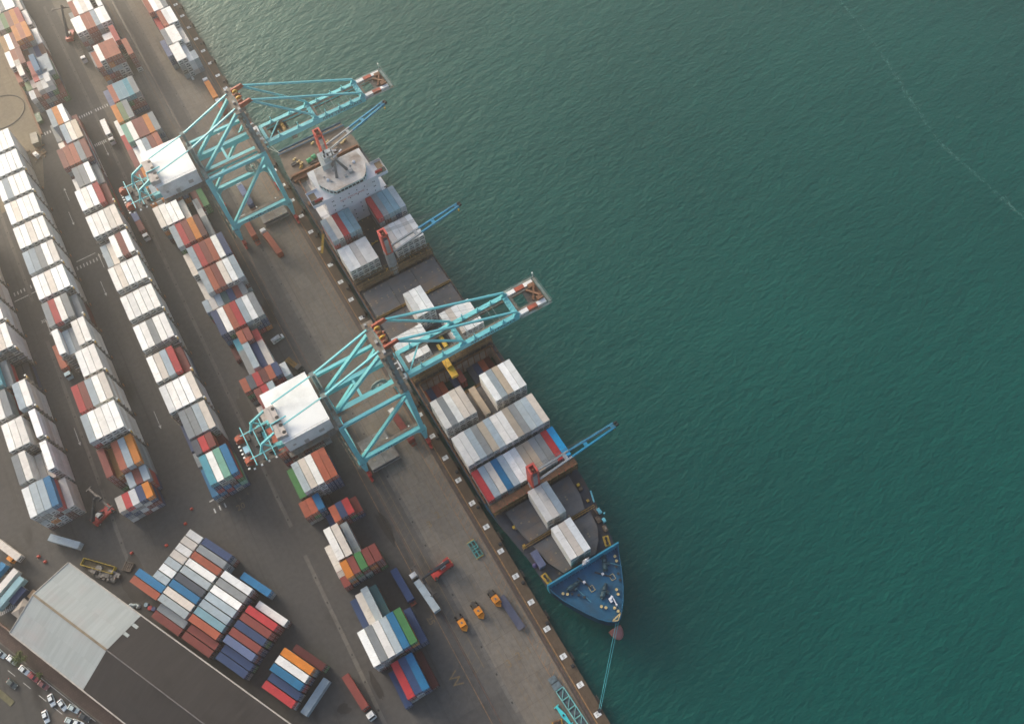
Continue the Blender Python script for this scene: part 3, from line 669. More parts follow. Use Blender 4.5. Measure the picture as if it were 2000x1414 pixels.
    for y in gy:
        b = MB(); b.bar((ax+4.8,y,az+1.4),(x2,y,GZ+2.0),.62,.7); B(b, 'forestay', TEAL)
        b = MB(); b.bar((ax+4.8,y,az+1.0),(x1,y,GZ+2.0),.62,.7); B(b, 'forestay', TEAL)
        b = MB()
        for k in (6,14,26,32,37): b.tube((k,y-.2,GZ),(k,y-.2,GZ+ (2.6 if k<30 else 1.8)),.22,6); b.cbox(k,y,GZ+.25,1.2,.9,.4)
        B(b, 'stay_rest', TEAL, bm[0 if y < Y0+10 else 1])
    b = MB()
    for k,x in enumerate((25,28,30.5,34.5,36.5)): b.bar((x,gy[0]+.8,GZ+.2),(x,gy[1]-.8,GZ+.2),.16,.16)
    B(b, 'cable_hanger', TEALD)
    # boom tip frame
    b = MB(); b.box(52.0,53.9,gy[0]-.6,gy[1]+.6,GZ-1.4,GZ-.4); b.bar((50,gy[0]+2,GZ-.3),(53,gy[1]-2,GZ+.6),.7,.7); b.bar((50,gy[1]-2,GZ-.3),(53,gy[0]+2,GZ+.6),.7,.7); b.cbox(52.3,gy[0]+1.6,GZ+.3,2.2,1.6,1.0); b.cbox(52.3,gy[1]-1.6,GZ+.3,2.2,1.6,1.0)
    tf = B(b, 'boom_tip', BROWNR)
    b = MB(); b.box(48.3,51.6,gy[0]+1,gy[1]-1,GZ-.9,GZ-.8)
    for k in range(7): b.box(48.5+k*.5,48.7+k*.5,gy[0]+1.2,gy[1]-1.2,GZ-.8,GZ-.6)
    B(b, 'grating', DARK, tf)
    b = MB()
    for y in (gy[0]-1.6,gy[1]+1.6): b.box(43,55.2,y-.03,y+.03,GZ+.8,GZ+.86); b.box(43,55.2,y-.4,y+.4,GZ-.6,GZ-.55)
    for k in range(9):
        for y in (gy[0]-1.6,gy[1]+1.6): b.box(43+k*1.5,43.05+k*1.5,y-.03,y+.03,GZ-.5,GZ+.8)
    b.box(55.1,55.2,gy[0]-1.6,gy[1]+1.6,GZ+.8,GZ+.88); b.box(54.2,55.2,gy[0]-1.6,gy[1]+1.6,GZ-.6,GZ-.55)
    B(b, 'railing', TEALD, tf)
    b = MB(); b.tube((54.5,gy[1]+1.2,GZ),(54.5,gy[1]+1.2,GZ+2.4),.06,5); b.cbox(54.5,gy[1]+1.2,GZ+2.6,.4,.4,.5); B(b, 'beacon', LAMP, tf)
    # machinery house
    b = MB(); b.mi = 0; b.box(-44.0,-28.4,Y0+1.8,Y1-.4,GZ+.2,45.9); b.mi = 1; b.box(-44.2,-28.2,Y0+1.6,Y1-.2,45.9,46.1)
    for k in range(1,8): b.box(-44.2+k*2,-44.16+k*2,Y0+1.6,Y1-.2,46.1,46.15)
    mh = B(b, 'machinery_house', [WHITE,ROOFW])
    b = MB()
    for k in range(9): b.box(-43.8+k*1.9,-43.75+k*1.9,Y0+1.75,Y0+1.8,46.1,47.1)
    b.box(-44,-28.4,Y0+1.75,Y0+1.8,47.05,47.1); b.box(-44,-28.4,Y0+1.75,Y0+1.8,46.6,46.64)
    B(b, 'railing', GREYP, mh)
    b = MB(); b.box(-44.6,-27.8,Y0-.2,Y0+1.7,GZ-.2,GZ); b.box(-44.6,-27.8,Y1-.3,Y1+1.2,GZ-.2,GZ)
    for k in range(12): b.box(-44.5+k*1.45,-44.45+k*1.45,Y0-.2,Y0-.15,GZ,GZ+1.1); b.box(-44.5+k*1.45,-44.45+k*1.45,Y1+1.15,Y1+1.2,GZ,GZ+1.1)
    b.box(-44.6,-27.8,Y0-.2,Y0-.15,GZ+1.05,GZ+1.1); b.box(-44.6,-27.8,Y1+1.15,Y1+1.2,GZ+1.05,GZ+1.1); B(b, 'walkway', GRATE, mh)
    b = MB(); b.box(-38.5,-37,Y0+1.77,Y0+1.8,GZ+.3,GZ+2.4); b.box(-33,-31.2,Y0+1.77,Y0+1.8,GZ+2,GZ+3.6); b.box(-42,-41,Y0+1.77,Y0+1.8,GZ+2.4,GZ+3.4); B(b, 'vent_panel', PINKG, mh)
    for y,L in ((Y0+5.6,5.0),(Y0+11.8,6.2)):
        b = MB(); b.mi = 0; b.box(-45.0,-41.6,y-L/2,y+L/2,46.15,47.9); b.mi = 1
        for q in (-.28,.28): b.tube((-42.2,y+q*L,47.9),(-42.2,y+q*L,47.96),.62,14)
        b.mi = 0; b.box(-44.9,-43.4,y-L/2+.2,y+L/2-.2,47.9,48.1); B(b, 'cooling_unit', [PINKG,VENT], mh)
    b = MB(); b.bar((-45,Y0+8.6,48.2),(-39.5,Y0+8.8,48.2),.3,.35); b.bar((-45,Y0+8.6,48.2),(-45,Y0+6.2,48.2),.3,.35); B(b, 'service_crane', TEAL, mh)
    # rear platform with rope sheaves
    x0,xr,ya,yb = -57.0,-45.0,Y0+3.2,Y1-5.2
    b = MB(); b.box(x0,xr,ya,ya+1.0,GZ-.5,GZ-.4); b.box(x0,xr,yb-1.0,yb,GZ-.5,GZ-.4); b.box(x0,x0+1.2,ya,yb,GZ-.5,GZ-.4)
    for y in (ya,yb-.05):
        for k in range(9): b.box(x0+k*1.45,x0+.05+k*1.45,y,y+.05,GZ-.4,GZ+.7)
        b.box(x0,xr,y,y+.05,GZ+.65,GZ+.7)
    for k in range(7): b.box(x0,x0+.05,ya+k*2.0,ya+.05+k*2.0,GZ-.4,GZ+.7)
    b.box(x0,x0+.05,ya,yb,GZ+.65,GZ+.7); rp = B(b, 'rear_platform', GRATE)
    b = MB()
    for y in gy: b.bar((-45,y-.2,46.6),(-50.2,y-.3,44.2),.62,.7); b.bar((-50.2,y-.3,44.2),(-52.6,y-.3,GZ-.4),.55,.6); b.bar((-50.2,y-.3,44.2),(-47.6,y-.3,GZ-.3),.42,.45)
    B(b, 'boom_hoist_frame', TEAL, rp)
    b = MB()
    for x in (-54.6,-51.2,-48.2): b.bar((x,ya-1.0,GZ+2.0),(x,yb+1.0,GZ+2.0),.3,.3)
    for y in (ya+2.0,yb-2.0): b.bar((-56,y,GZ+2.0),(-45,y,GZ+2.0),.28,.28)
    B(b, 'rope_frame', TEAL, rp)
    for y in (ya+2.2,yb-2.2,):
        b = MB(); b.tube((-56.2,y-.9,GZ+.8),(-56.2,y+.9,GZ+.8),1.5,14); b.cbox(-55.4,y,GZ+.1,2.0,2.4,.9); b.bar((-57,y-1,GZ+1.6),(-54.6,y+1.2,GZ+.2),.4,.4); B(b, 'rope_drum', REDO, rp)
    b = MB(); b.cbox(-55.8,(ya+yb)/2,GZ+.3,1.6,2.4,1.2); B(b, 'cabinet', mat('pale blue cabinet',(.30,.52,.62),.5,var=.1), rp)
    rr = random.Random(3); b = MB()
    for k in range(14): b.cbox(rr.uniform(-54,-46.5),rr.uniform(ya+1,yb-1),GZ-.2+rr.uniform(0,.6),rr.uniform(.5,2),rr.uniform(.5,2.2),rr.uniform(.4,1.2))
    b.box(-54,-48.5,ya+1,yb-1,GZ-.6,GZ-.5); B(b, 'winch_gear', DARK, rp)
    b = MB(); rr = random.Random(8)
    for k in range(9): b.cbox(x0-.5,ya+.4+k*1.45,GZ-.2,.7,.55,.35)
    for k in range(4): b.cbox(x0+1+k*2.5,ya-.5,GZ-.2,.6,.6,.35)
    B(b, 'floodlight', LAMP, rp)
    # trolley with ropes, cable reel, stair tower
    tx = 8.0 if num == '02' else 15.5
    b = MB(); b.box(tx-4,tx+3,gy[0]+1.0,gy[1]-1.0,GZ-3.0,GZ-2.6); b.cbox(tx-2,gy[0]+2.2,GZ-2.2,3,2,.9); b.cbox(tx+1.4,gy[1]-2.4,GZ-2.2,2.2,2.6,.9)
    for q in (-3.4,-1.2,1,2.6): b.cbox(tx+q,(gy[0]+gy[1])/2,GZ-2.45,.4,6.5,.3)
    tr = B(b, 'trolley', DARK)
    b = MB(); b.tube((tx+1,gy[0]+2.6,GZ-1.6),(tx+1,gy[0]+4.8,GZ-1.6),.85,14); b.tube((tx+1,gy[0]+5.4,GZ-1.6),(tx+1,gy[0]+7.4,GZ-1.6),.85,14); b.cbox(tx-1.2,gy[0]+4,GZ-1.9,1.0,2.4,.8); B(b, 'hoist_drum', YEL if num!='02' else mat('dull amber paint',(.36,.19,.03),.6,var=.3,dirt=(.08,.05,.03)), tr)
    b = MB(); b.cbox(tx+3.4,gy[0]+2.2,GZ-4.6,2.2,2.2,2.4); B(b, 'operator_cab', GLASS, tr)
    if num != '02':
        b = MB(); b.box(tx-1.2,tx+1.2,gy[0]-1.7,gy[1]+1.7,24.0,24.7); b.box(tx-1.0,tx+1.0,gy[0]+2,gy[1]-2,24.7,25.8); b.cbox(tx,gy[0]-1.5,23.9,2.6,.5,.9); b.cbox(tx,gy[1]+1.5,23.9,2.6,.5,.9)
        B(b, 'spreader', YEL, tr)
        b = MB()
        for sx in (-.9,.9):
            for sy in (gy[0]+2.4,gy[1]-2.4): b.tube((tx+sx,sy,25.8),(tx+sx,sy,GZ-2.6),.05,4)
        B(b, 'hoist_rope', CABLE, tr)
    b = MB()
    for k in range(6): yy = gy[0]+1.4+k*1.2; b.tube((ax+3,yy,az+1.2),(30+ (k%3)*4,yy,GZ+.3),.045,4)
    B(b, 'boom_rope', CABLE)
    b = MB(); yr = Y1-1.6; b.torus((XS-5.8,yr,17.5),2.75,.42,28,8,'y'); b.torus((XS-5.8,yr,17.5),1.9,.25,22,6,'y'); b.tube((XS-5.8,yr-.5,17.5),(XS-5.8,yr+.9,17.5),.6,12)
    for k in range(8): b.bar((XS-5.8,yr,17.5),(XS-5.8+2.7*math.cos(k*.785),yr,17.5+2.7*math.sin(k*.785)),.22,.12,up=(0,1,0))
    b.bar((XS-5.8,yr+.7,17.5),(XS-5.8,yr+.7,13.2),.6,.6); B(b, 'cable_reel', mat('reel grey-green',(.20,.27,.25),.6,var=.2,scale=.8))
    b = MB(); xx = XL-1.9
    for k in range(7): b.box(xx-.9,xx+.5,Y0+1.0,Y0+3.0,4+k*5.1,4.1+k*5.1); b.bar((xx-.2,Y0+1.2,4+k*5.1),(xx-.2,Y0+2.8,9.1+k*5.1),.7,.12); b.box(xx-.9,xx-.85,Y0+1,Y0+3,4+k*5.1,5.1+k*5.1)
    b.box(xx-.5,xx+1.2,Y0+1.9,Y0+2.1,13,13.2); B(b, 'stair_tower', GRATE)
    b = MB(); b.box(XL-2.0,XL-.9,Y0-1.5,Y0+3.0,10.6,10.75); b.box(XL-2.0,XL-1.95,Y0-1.5,Y0+3,11.6,11.65)
    for k in range(5): b.box(XL-2.0,XL-1.95,Y0-1.5+k*1.1,Y0-1.45+k*1.1,10.7,11.65)
    b.cbox(XL-1.6,Y0-1.2,11.2,.4,.4,.3); B(b, 'leg_platform', GRATE)
    b = MB(); b.cbox(XS+.9,gy[0]+.5,45.2,1.8,3.2,2.4); b.cbox(XS+1.2,gy[0]-3.2,43.8,1.2,1.6,1.2); b.cbox(XS+.9,gy[1]-2.5,43.5,1.1,1.1,1.4); B(b, 'electrical_house', WHITE)
    b = MB(); b.tube((XS+.6,gy[0]+3.4,43),(XS+.6,gy[0]+5.4,43.6),.75,12); b.cbox(XS+.5,gy[1]-.2,43,1.0,1.6,1.0); B(b, 'hinge_winch', REDO)
    tag(t, 'turquoise ship-to-shore crane marked %s, boom %s' % (num, 'over open water behind the ship bridge' if num=='02' else 'over the middle holds of the ship'), 'crane', 'two turquoise quay cranes')
    return t
make_crane(119.5, '01'); make_crane(240.2, '02')
# ================================================================== the ship
HZ, DZ, FZ = 6.0, 4.4, 9.0          # hatch tops, main deck, forecastle deck
ship = empty('container_ship', (20.3, 150, WZ))
def SB(b, name, m, parent=None, smooth=False):
    b.v = [(p[0]-20.3,p[1]-150,p[2]-WZ) for p in b.v]; return b.build(name, m, parent or ship, smooth)
HULLB = mat('hull blue', (.006,.105,.20), .5, var=.15, dirt=(.03,.06,.09), scale=.12)
HULLR = mat('antifouling red', (.30,.12,.11), .6, var=.2, scale=.2)
FDECK = mat('forecastle blue', (.004,.085,.165), .6, var=.22, dirt=(.01,.05,.09), scale=.35)
SDECK = mat('dark deck', (.030,.036,.050), .75, var=.4, dirt=(.07,.045,.03), scale=.4)
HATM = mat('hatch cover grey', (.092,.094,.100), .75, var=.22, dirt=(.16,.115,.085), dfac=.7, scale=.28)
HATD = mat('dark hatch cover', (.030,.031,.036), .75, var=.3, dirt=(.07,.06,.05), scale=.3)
BRDG = mat('lashing bridge brown', (.13,.085,.045), .75, var=.4, dirt=(.10,.05,.025), scale=.8)
SHW = mat('ship white', (.72,.72,.74), .42, var=.05, dirt=(.55,.52,.48), scale=.1)
ROOFD = mat('weathered white roof', (.66,.60,.53), .6, var=.12, dirt=(.40,.30,.22), dfac=1.0, scale=.35)
AFTD = mat('brown grey deck', (.135,.105,.080), .8, var=.3, dirt=(.07,.055,.045), scale=.35)
JIBB = mat('jib blue', (.008,.24,.40), .45, var=.12, scale=.4)
JIBG = mat('jib grey', (.26,.29,.31), .55, var=.15, scale=.4)
PEDG = mat('pedestal grey', (.27,.28,.29), .6, var=.18, dirt=(.2,.17,.14), scale=.35)
PEDR = mat('crane house red', (.56,.075,.055), .5, var=.12, dirt=(.3,.05,.03), scale=.6)
BOLL = mat('bollard cream', (.50,.38,.17), .6, var=.15, scale=1)
HOLD = mat('hold wall grey', (.24,.22,.205), .7, var=.2, dirt=(.12,.07,.04), scale=.3)
xl, xr = 3.5, 37.2
def outline(ins=0.0, tipy=28.2):
    pts = []
    L = [(272.5,5.0),(262,3.7),(240,3.5),(86,3.5),(76,3.9),(68,5.1),(60,6.3),(52,6.45),(47,6.8),(43,8.3),(39,10.5),(35.5,12.6),(32.4,14.7),(30.2,16.9),(28.9,18.9)]
    Rr = [(29.0,20.6),(30.3,21.9),(33,24.3),(37,27.0),(42,29.6),(47,31.9),(52,33.4),(60,34.9),(68,36.0),(76,36.9),(86,37.2),(240,37.2),(262,37.0),(272.5,35.6)]
    for y,x in L: pts.append((x+ins, y-(ins if y>270 else 0)))
    for y,x in Rr: pts.append((x-ins, y-(ins if y>270 else 0)))
    return pts
def shrink(pts, f):            # narrower at the waterline towards the bow
    out = []
    for x,y in pts:
        k = max(0,min(1,(86-y)/58)); q = 1-(1-f)*k; out.append((20.2+(x-20.2)*q, y+ (2.6 if k>.9 else 1.5*k)))
    return out
o1 = outline(); i1 = outline(.35)
b = MB(); b.mi = 0
rings = [[(x,y,z) for x,y in shrink(o1,f)] for z,f in ((WZ-3,.62),(WZ+.9,.70),(1.5,.84),(DZ,1.0))]
n = len(o1)
b.mi = 1; b.loft(rings[:2], cap=False); b.mi = 0; b.loft(rings[1:], cap=False)
hull = SB(b, 'hull', [HULLB,HULLR])
def polyclip(pts, ylo, yhi): return [(x,y) for x,y in pts if ylo <= y <= yhi]
# deck sheets: side decks and aft deck, forecastle raised
b = MB(); b.box(xl,8.0,53,262,DZ-.6,DZ); 
b = MB()
main = [(x,y) for x,y in o1 if y>=47]
ml = [(6.6,50)]+[]
lft = sorted([(x,y) for x,y in o1 if x<20 and y>=50], key=lambda q:-q[1]); rgt = sorted([(x,y) for x,y in o1 if x>20 and y>=50], key=lambda q:q[1])
holds = (126.2,138.6)
# side decks left and right of the hatches, plus plates between them
HX0,HX1 = 4.6+.0, 36.4
b.prism([(6.5,49.6),(33.0,49.6)]+[(x,y) for x,y in rgt if y<126]+[(37.2,125.8),(3.5,125.8)]+[(x,y) for x,y in lft if y<126], DZ-.5, DZ)
b.box(3.5,5.2,125.8,139,DZ-.5,DZ); b.box(35.6,37.2,125.8,139,DZ-.5,DZ)
b.box(3.5,37.2,139,238,DZ-.5,DZ); b.box(3.5,6.4,238,256,DZ-.5,DZ); b.box(34.6,37.2,238,256,DZ-.5,DZ)
SB(b, 'main_deck', SDECK)
b = MB(); b.prism([(x,y) for x,y in lft if y>256][::1]+[(3.6,256),(37.1,256)]+[(x,y) for x,y in rgt if y>256], DZ-.5, DZ+1.2); SB(b, 'aft_deck', AFTD)
# forecastle
fl = [(x,y) for x,y in o1 if y<49]
flw = [(6.6,49.5)]+fl+[(32.6,49.5)]
b = MB(); b.prism(flw, DZ-.6, FZ); fc = SB(b, 'forecastle_deck', FDECK)
b = MB()
for a,c in zip(flw, flw[1:]):
    b.bar((a[0],a[1],FZ+.55),(c[0],c[1],FZ+.55),.22,1.1)
    dx,dy = c[0]-a[0],c[1]-a[1]; L = math.hypot(dx,dy); k = int(L/1.1)
    for j in range(k):
        px,py = a[0]+dx*j/k, a[1]+dy*j/k; ix,iy = (20.2-px),(42-py); q = math.hypot(ix,iy); b.bar((px,py,FZ+.05),(px+ix/q*.55,py+iy/q*.55,FZ+.05),.1,.1)
SB(b, 'bulwark', HULLB, fc)
b = MB(); 
for a,c in zip(fl,fl[1:]): 
    pass
b = MB(); b.loft([[(x,y,DZ-.5) for x,y in flw],[(x,y,FZ) for x,y in flw]], cap=False); SB(b, 'bow_plating', HULLB)
b = MB(); b.dome((0,0,0),1,16,5); b.v = [(19.2+p[0]*2.4, 29.3-p[2]*4.0, WZ-.2+p[1]*2.2) for p in b.v]; SB(b, 'bulbous_bow', HULLR, smooth=True)
b = MB(); b.bar((18.0,29.6,FZ+1.15),(21.6,30.4,FZ+1.15),.35,.2); b.bar((18,29.6,FZ+1.15),(19.6,28.9,FZ+1.15),.35,.2); b.bar((19.6,28.9,FZ+1.15),(21.6,30.4,FZ+1.15),.3,.2); SB(b, 'bow_fairlead', BOLL, fc)
# breakwater
b = MB(); b.add([(6.3,50.0,DZ),(33.2,50.0,DZ),(33.2,49.4,FZ+3.2),(6.3,49.4,FZ+3.2),(6.3,48.3,DZ),(33.2,48.3,DZ),(33.2,48.9,FZ+3.2),(6.3,48.9,FZ+3.2)],[(3,2,1,0),(4,5,6,7),(7,6,2,3),(0,4,7,3),(1,2,6,5)])
for k in range(18): b.bar((7.3+k*1.5,48.2,FZ),(7.3+k*1.5,49.0,FZ+3),.12,.3)
SB(b, 'breakwater', mat('breakwater blue',(.02,.24,.36),.5,var=.12,dirt=(.10,.16,.18),scale=.3))
# forecastle gear
def winch(x, y, s, nm='mooring_winch', a=0.0):
    b = MB(); b.tube((-2.4,0,.9),(2.4,0,.9),.28,8); b.tube((-1.7,0,.9),(-.2,0,.9),.8,12); b.tube((.6,0,.9),(1.7,0,.9),.7,12); b.tube((2.4,0,.9),(2.9,0,.9),.5,10); b.cbox(0.2,0,.6,.6,1.2,1.2); b.cbox(-2.0,0,.35,.4,1.4,.7); b.cbox(2.1,0,.35,.4,1.4,.7); b.cbox(.3,-1.2,.5,1.0,.8,1.0)
    b.xform(Matrix.Translation((x,y,FZ)) @ Matrix.Rotation(a,4,'Z') @ Matrix.Scale(s,4)); return SB(b, nm, WINM, fc)
WINM = mat('winch dark teal', (.012,.055,.075), .55, var=.4, dirt=(.02,.10,.12), scale=1.2)
winch(13.3,45.2,1.0,a=.06); winch(25.9,45.9,1.0,a=1.1); winch(20.7,38.6,1.0,a=.72)
for x0,y0,x1,y1 in ((16.2,46.9,18.2,41.6),(21.8,45.6,25.8,41.3)):
    d = Vector((x1-x0,y1-y0,0)); b = MB(); b.mi = 0; b.bar((x0,y0,FZ+.15),(x1,y1,FZ+.15),.42,.3); b.mi = 1
    p = Vector((x0,y0,FZ+.5))+d*.45; b.cbox(p.x,p.y,p.z,.8,.8,.9)
    b.mi = 2; q = Vector((x1,y1,0)); 
    for k in range(4):
        c_ = [(-.7,-.9),(.7,-.9),(.7,.9),(-.7,.9)]; a_ = c_[k]; e_ = c_[(k+1)%4]; b.bar((q.x+a_[0],q.y+a_[1],FZ+.12),(q.x+e_[0],q.y+e_[1],FZ+.12),.14,.2)
    SB(b, 'anchor_chain', [INK,mat('pale chain stopper',(.5,.5,.52),.5,var=.3),BOLL], fc)
def bollards(pts, z, m, name='bollard', r=.42, par=None):
    for x,y in pts:
        b = MB(); b.disc((x,y,z),r*.8,.75,10); b.disc((x,y,z+.75),r*1.15,.16,12); SB(b, name, m, par)
bollards([(9.4,44.9),(10.5,44.0),(17.6,35.2),(18.6,34.2),(20.9,32.7),(21.3,31.3),(24.6,37.2),(24.2,35.7),(30.1,46.4),(29.7,44.9)], FZ, BOLL, par=fc)
bollards([(28.6,43.4),(27.9,41.2),(27.3,39.2),(11.8,43.3),(13.4,41.9),(14.6,40.4)], FZ, INK, 'roller_fairlead', .38, fc)
b = MB(); b.bar((22.3,36.2,FZ+.8),(21.9,33.0,FZ+.8),.3,.3); b.bar((22.3,36.2,FZ+.9),(21.0,35.6,FZ+.9),.7,.5); b.tube((21.9,33,FZ),(21.9,33,FZ+2.0),.25,8); b.cbox(21.2,35.4,FZ+.5,.8,1.5,.8); SB(b, 'foredeck_derrick', SHW, fc)
b = MB(); b.tube((20.4,49.2,FZ),(20.4,48.4,FZ+9.5),.35,8,.15)
for k in range(5): b.bar((20.4-1.5+k*.1,48.7,FZ+3+k*1.4),(20.4+1.5-k*.1,48.7,FZ+3+k*1.4),.09,.09); b.bar((19.2,48.9,FZ+2.5+k*1.4),(20.4,48.6,FZ+4+k*1.4),.08,.08)
b.cbox(20.4,48.5,FZ+7,.9,.7,.5); b.cbox(20.4,48.4,FZ+9,.6,.5,.4); SB(b, 'foremast', SHW, fc)
b = MB(); 
for a,c in (((25.6,47.5),(30.3,42.6)),((13.9,44.2),(15.6,38.0)),((22,38.6),(22.2,31.2))): b.tube((a[0],a[1],FZ+.6),(c[0],c[1],FZ+.7),.07,5)
SB(b, 'mooring_rope', mat('pale teal rope',(.10,.33,.38),.7,var=.2), fc)
# yellow anchor pockets / pads at the break of the forecastle
for x,y,a in ((7.9,53.0,.09),(31.6,53.2,-.3)):
    b = MB(); b.mi = 0; b.cbox(0,0,.12,2.0,3.6,.24); b.mi = 1; b.cbox(0,0,.35,.5,2.0,.3); b.disc((0,.9,.24),.45,.6,10); b.disc((0,-.9,.24),.45,.6,10)
    b.xform(Matrix.Translation((x,y,DZ+.01)) @ Matrix.Rotation(a,4,'Z')); SB(b, 'bitts_plate', [YEL,INK])
# hatch covers
def hatch(y0, y1, poly=None, m=HATM, z=HZ, sock=True):
    b = MB(); b.mi = 0
    if poly: b.prism(poly, DZ, z)
    else:
        w = (HX1-HX0)/3
        for k in range(3): b.box(HX0+k*w+.06, HX0+(k+1)*w-.06, y0+.1, y1-.1, DZ, z)
    b.mi = 1
    r = random.Random(int(y0)); X0,X1 = (HX0,HX1) if not poly else (min(p[0] for p in poly)+2.2, max(p[0] for p in poly)-2.2)
    for yy in (y0+.9, (y0+y1)/2-.5, (y0+y1)/2+.5, y1-.9):
        x = X0+.5
        while x < X1-.4:
            if r.random() < .55:
                for a_,c_,e_,f_ in ((-.24,.24,-.24,-.17),(-.24,.24,.17,.24),(-.24,-.17,-.24,.24),(.17,.24,-.24,.24)): b.box(x+a_,x+c_,yy+e_,yy+f_,z,z+.05)
            x += 2.51
    b.mi = 2
    for yy in ((y0*2+y1)/3,(y0+2*y1)/3): b.box(X0,X1,yy-.04,yy+.04,z,z+.012)
    return SB(b, 'hatch_cover', [m,BOLL,SDECK])
hatch(51,64.4,[(13.6,51.2),(25.9,51.2),(29.2,54.6),(31.4,58.6),(32.2,64.2),(9.6,64.2),(11.0,56.6)])
hatch(65.8,79.2,[(9.3,66.0),(31.2,66.0),(32.6,71),(32.9,79.0),(7.6,79.0),(8.2,71)])
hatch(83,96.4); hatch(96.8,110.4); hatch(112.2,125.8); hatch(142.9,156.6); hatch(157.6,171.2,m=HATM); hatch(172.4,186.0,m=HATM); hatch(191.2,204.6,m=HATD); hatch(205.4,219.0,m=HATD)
b = MB(); b.box(HX0,HX1,238.5,240.5,DZ,HZ-.4); b.box(HX0,HX1,253.8,255.8,DZ,HZ-.3); SB(b, 'hatch_coaming', BROWNR)
# open hold amidships, aft hold
def openhold(x0,x1,y0,y1,zb,ribs=True):
    b = MB(); b.mi = 0
    b.quad((x0,y0,zb),(x1,y0,zb),(x1,y1,zb),(x0,y1,zb)); 
    b.quad((x0,y1,zb),(x1,y1,zb),(x1,y1,DZ+.9),(x0,y1,DZ+.9)); b.quad((x1,y0,zb),(x0,y0,zb),(x0,y0,DZ+.9),(x1,y0,DZ+.9))
    b.quad((x0,y0,zb),(x0,y1,zb),(x0,y1,DZ+.9),(x0,y0,DZ+.9)); b.quad((x1,y1,zb),(x1,y0,zb),(x1,y0,DZ+.9),(x1,y1,DZ+.9))
    b.mi = 1; x = x0+.2
    while x < x1:
        b.box(x-.14,x+.14,y1-.25,y1,zb,DZ+.9); x += 2.51
    for a in ((x0-.35,x1+.35,y1,y1+.35),(x0-.35,x1+.35,y0-.35,y0),(x0-.35,x0,y0,y1),(x1,x1+.35,y0,y1)): b.box(*a,DZ,DZ+1.0)
    return SB(b, 'cargo_hold', [HOLD,BROWNR])
openhold(5.3,35.5,126.4,138.4,-9.0); openhold(6.6,34.4,240.8,253.5,-4.5)
# lashing bridges
def lashing(y, dy, z, x0=3.7, x1=37.0, roof=False):
    b = MB(); b.mi = 0
    nb = 13; w = (x1-x0)/nb
    for yy in (y-dy/2, y+dy/2):
        for k in range(nb+1): b.bar((x0+k*w,yy,DZ),(x0+k*w,yy,z),.20,.20)
        for zz in (DZ+1.9,DZ+3.4,z-.1): b.bar((x0,yy,zz),(x1,yy,zz),.16,.2)
        for k in range(nb):
            if k in (0,nb-1): b.bar((x0+k*w,yy,DZ+.2),(x0+(k+1)*w,yy,z-.2),.12,.12); b.bar((x0+(k+1)*w,yy,DZ+.2),(x0+k*w,yy,z-.2),.12,.12)
    for k in range(nb+1): b.bar((x0+k*w,y-dy/2,z-.1),(x0+k*w,y+dy/2,z-.1),.14,.16)
    b.box(x0,x1,y-dy/2,y+dy/2,DZ+2.0,DZ+2.06)
    if roof:
        b.mi = 1
        for k in range(nb): b.box(x0+k*w+.12,x0+(k+1)*w-.12,y-dy/2+.1,y+dy/2-.1,z-.18,z-.12)
    lb = SB(b, 'lashing_bridge', [BRDG,BROWNR])
    b = MB()
    for yy in (y-dy/2-.05,y+dy/2+.05):
        for zz in (.45,.95): b.bar((x0,yy,z+zz-1),(x1,yy,z+zz-1),.06,.06); b.bar((x0,yy,z+zz-3),(x1,yy,z+zz-3),.06,.06)
        for k in range(nb*2): b.bar((x0+k*w/2,yy,z-1),(x0+k*w/2,yy,z),.05,.05)
    SB(b, 'guard_rail', mat('dull yellow rail',(.34,.21,.04),.65,var=.3,dirt=(.14,.09,.04)), lb)
    b = MB(); r = random.Random(int(y))
    for k in range(nb):
        if r.random()<.75: b.cbox(x0+k*w+.3,y-dy/2,z-.0,.26,.26,.3)
    SB(b, 'lashing_lamp', RED if int(y)%2 else YEL, lb)
lashing(81.0,2.6,10.2,roof=True); lashing(140.8,2.6,10.6); lashing(188.6,2.8,10.2)
def rail(y, z=HZ+.6, x0=6.2, x1=34.4):
    b = MB(); b.bar((x0,y-.35,z),(x1,y-.35,z),.18,.2); b.bar((x0,y+.35,z),(x1,y+.35,z),.18,.2)
    for k in range(24): b.bar((x0+k*(x1-x0)/23,y-.35,DZ),(x0+k*(x1-x0)/23,y-.35,z),.09,.09); b.bar((x0+k*(x1-x0)/23,y-.35,z),(x0+k*(x1-x0)/23,y+.35,z),.09,.09)
    SB(b, 'cross_walkway', mat('dark yellow walkway',(.26,.15,.03),.7,var=.4,dirt=(.09,.06,.04)))
rail(65.1); rail(171.8,HZ+.8,4.2,36.6); rail(126.1,HZ+.2,4.6,36.2)
b = MB(); r = random.Random(4)
for x,y in ((16,171.9),(17,171.7),(26,171.9),(27.5,172.1),(10,190),(29,190.8),(18,190.6),(22,190.7),(17,208.8),(19,205),(20.5,205),(18.3,204.9)):
    for q in range(4): b.cbox(x+r.uniform(-.8,.8),y+r.uniform(-.3,.3),HZ+.2+r.uniform(0,.5),r.uniform(.2,.6),r.uniform(.2,.5),r.uniform(.2,.6))
SB(b, 'lashing_gear', YEL)
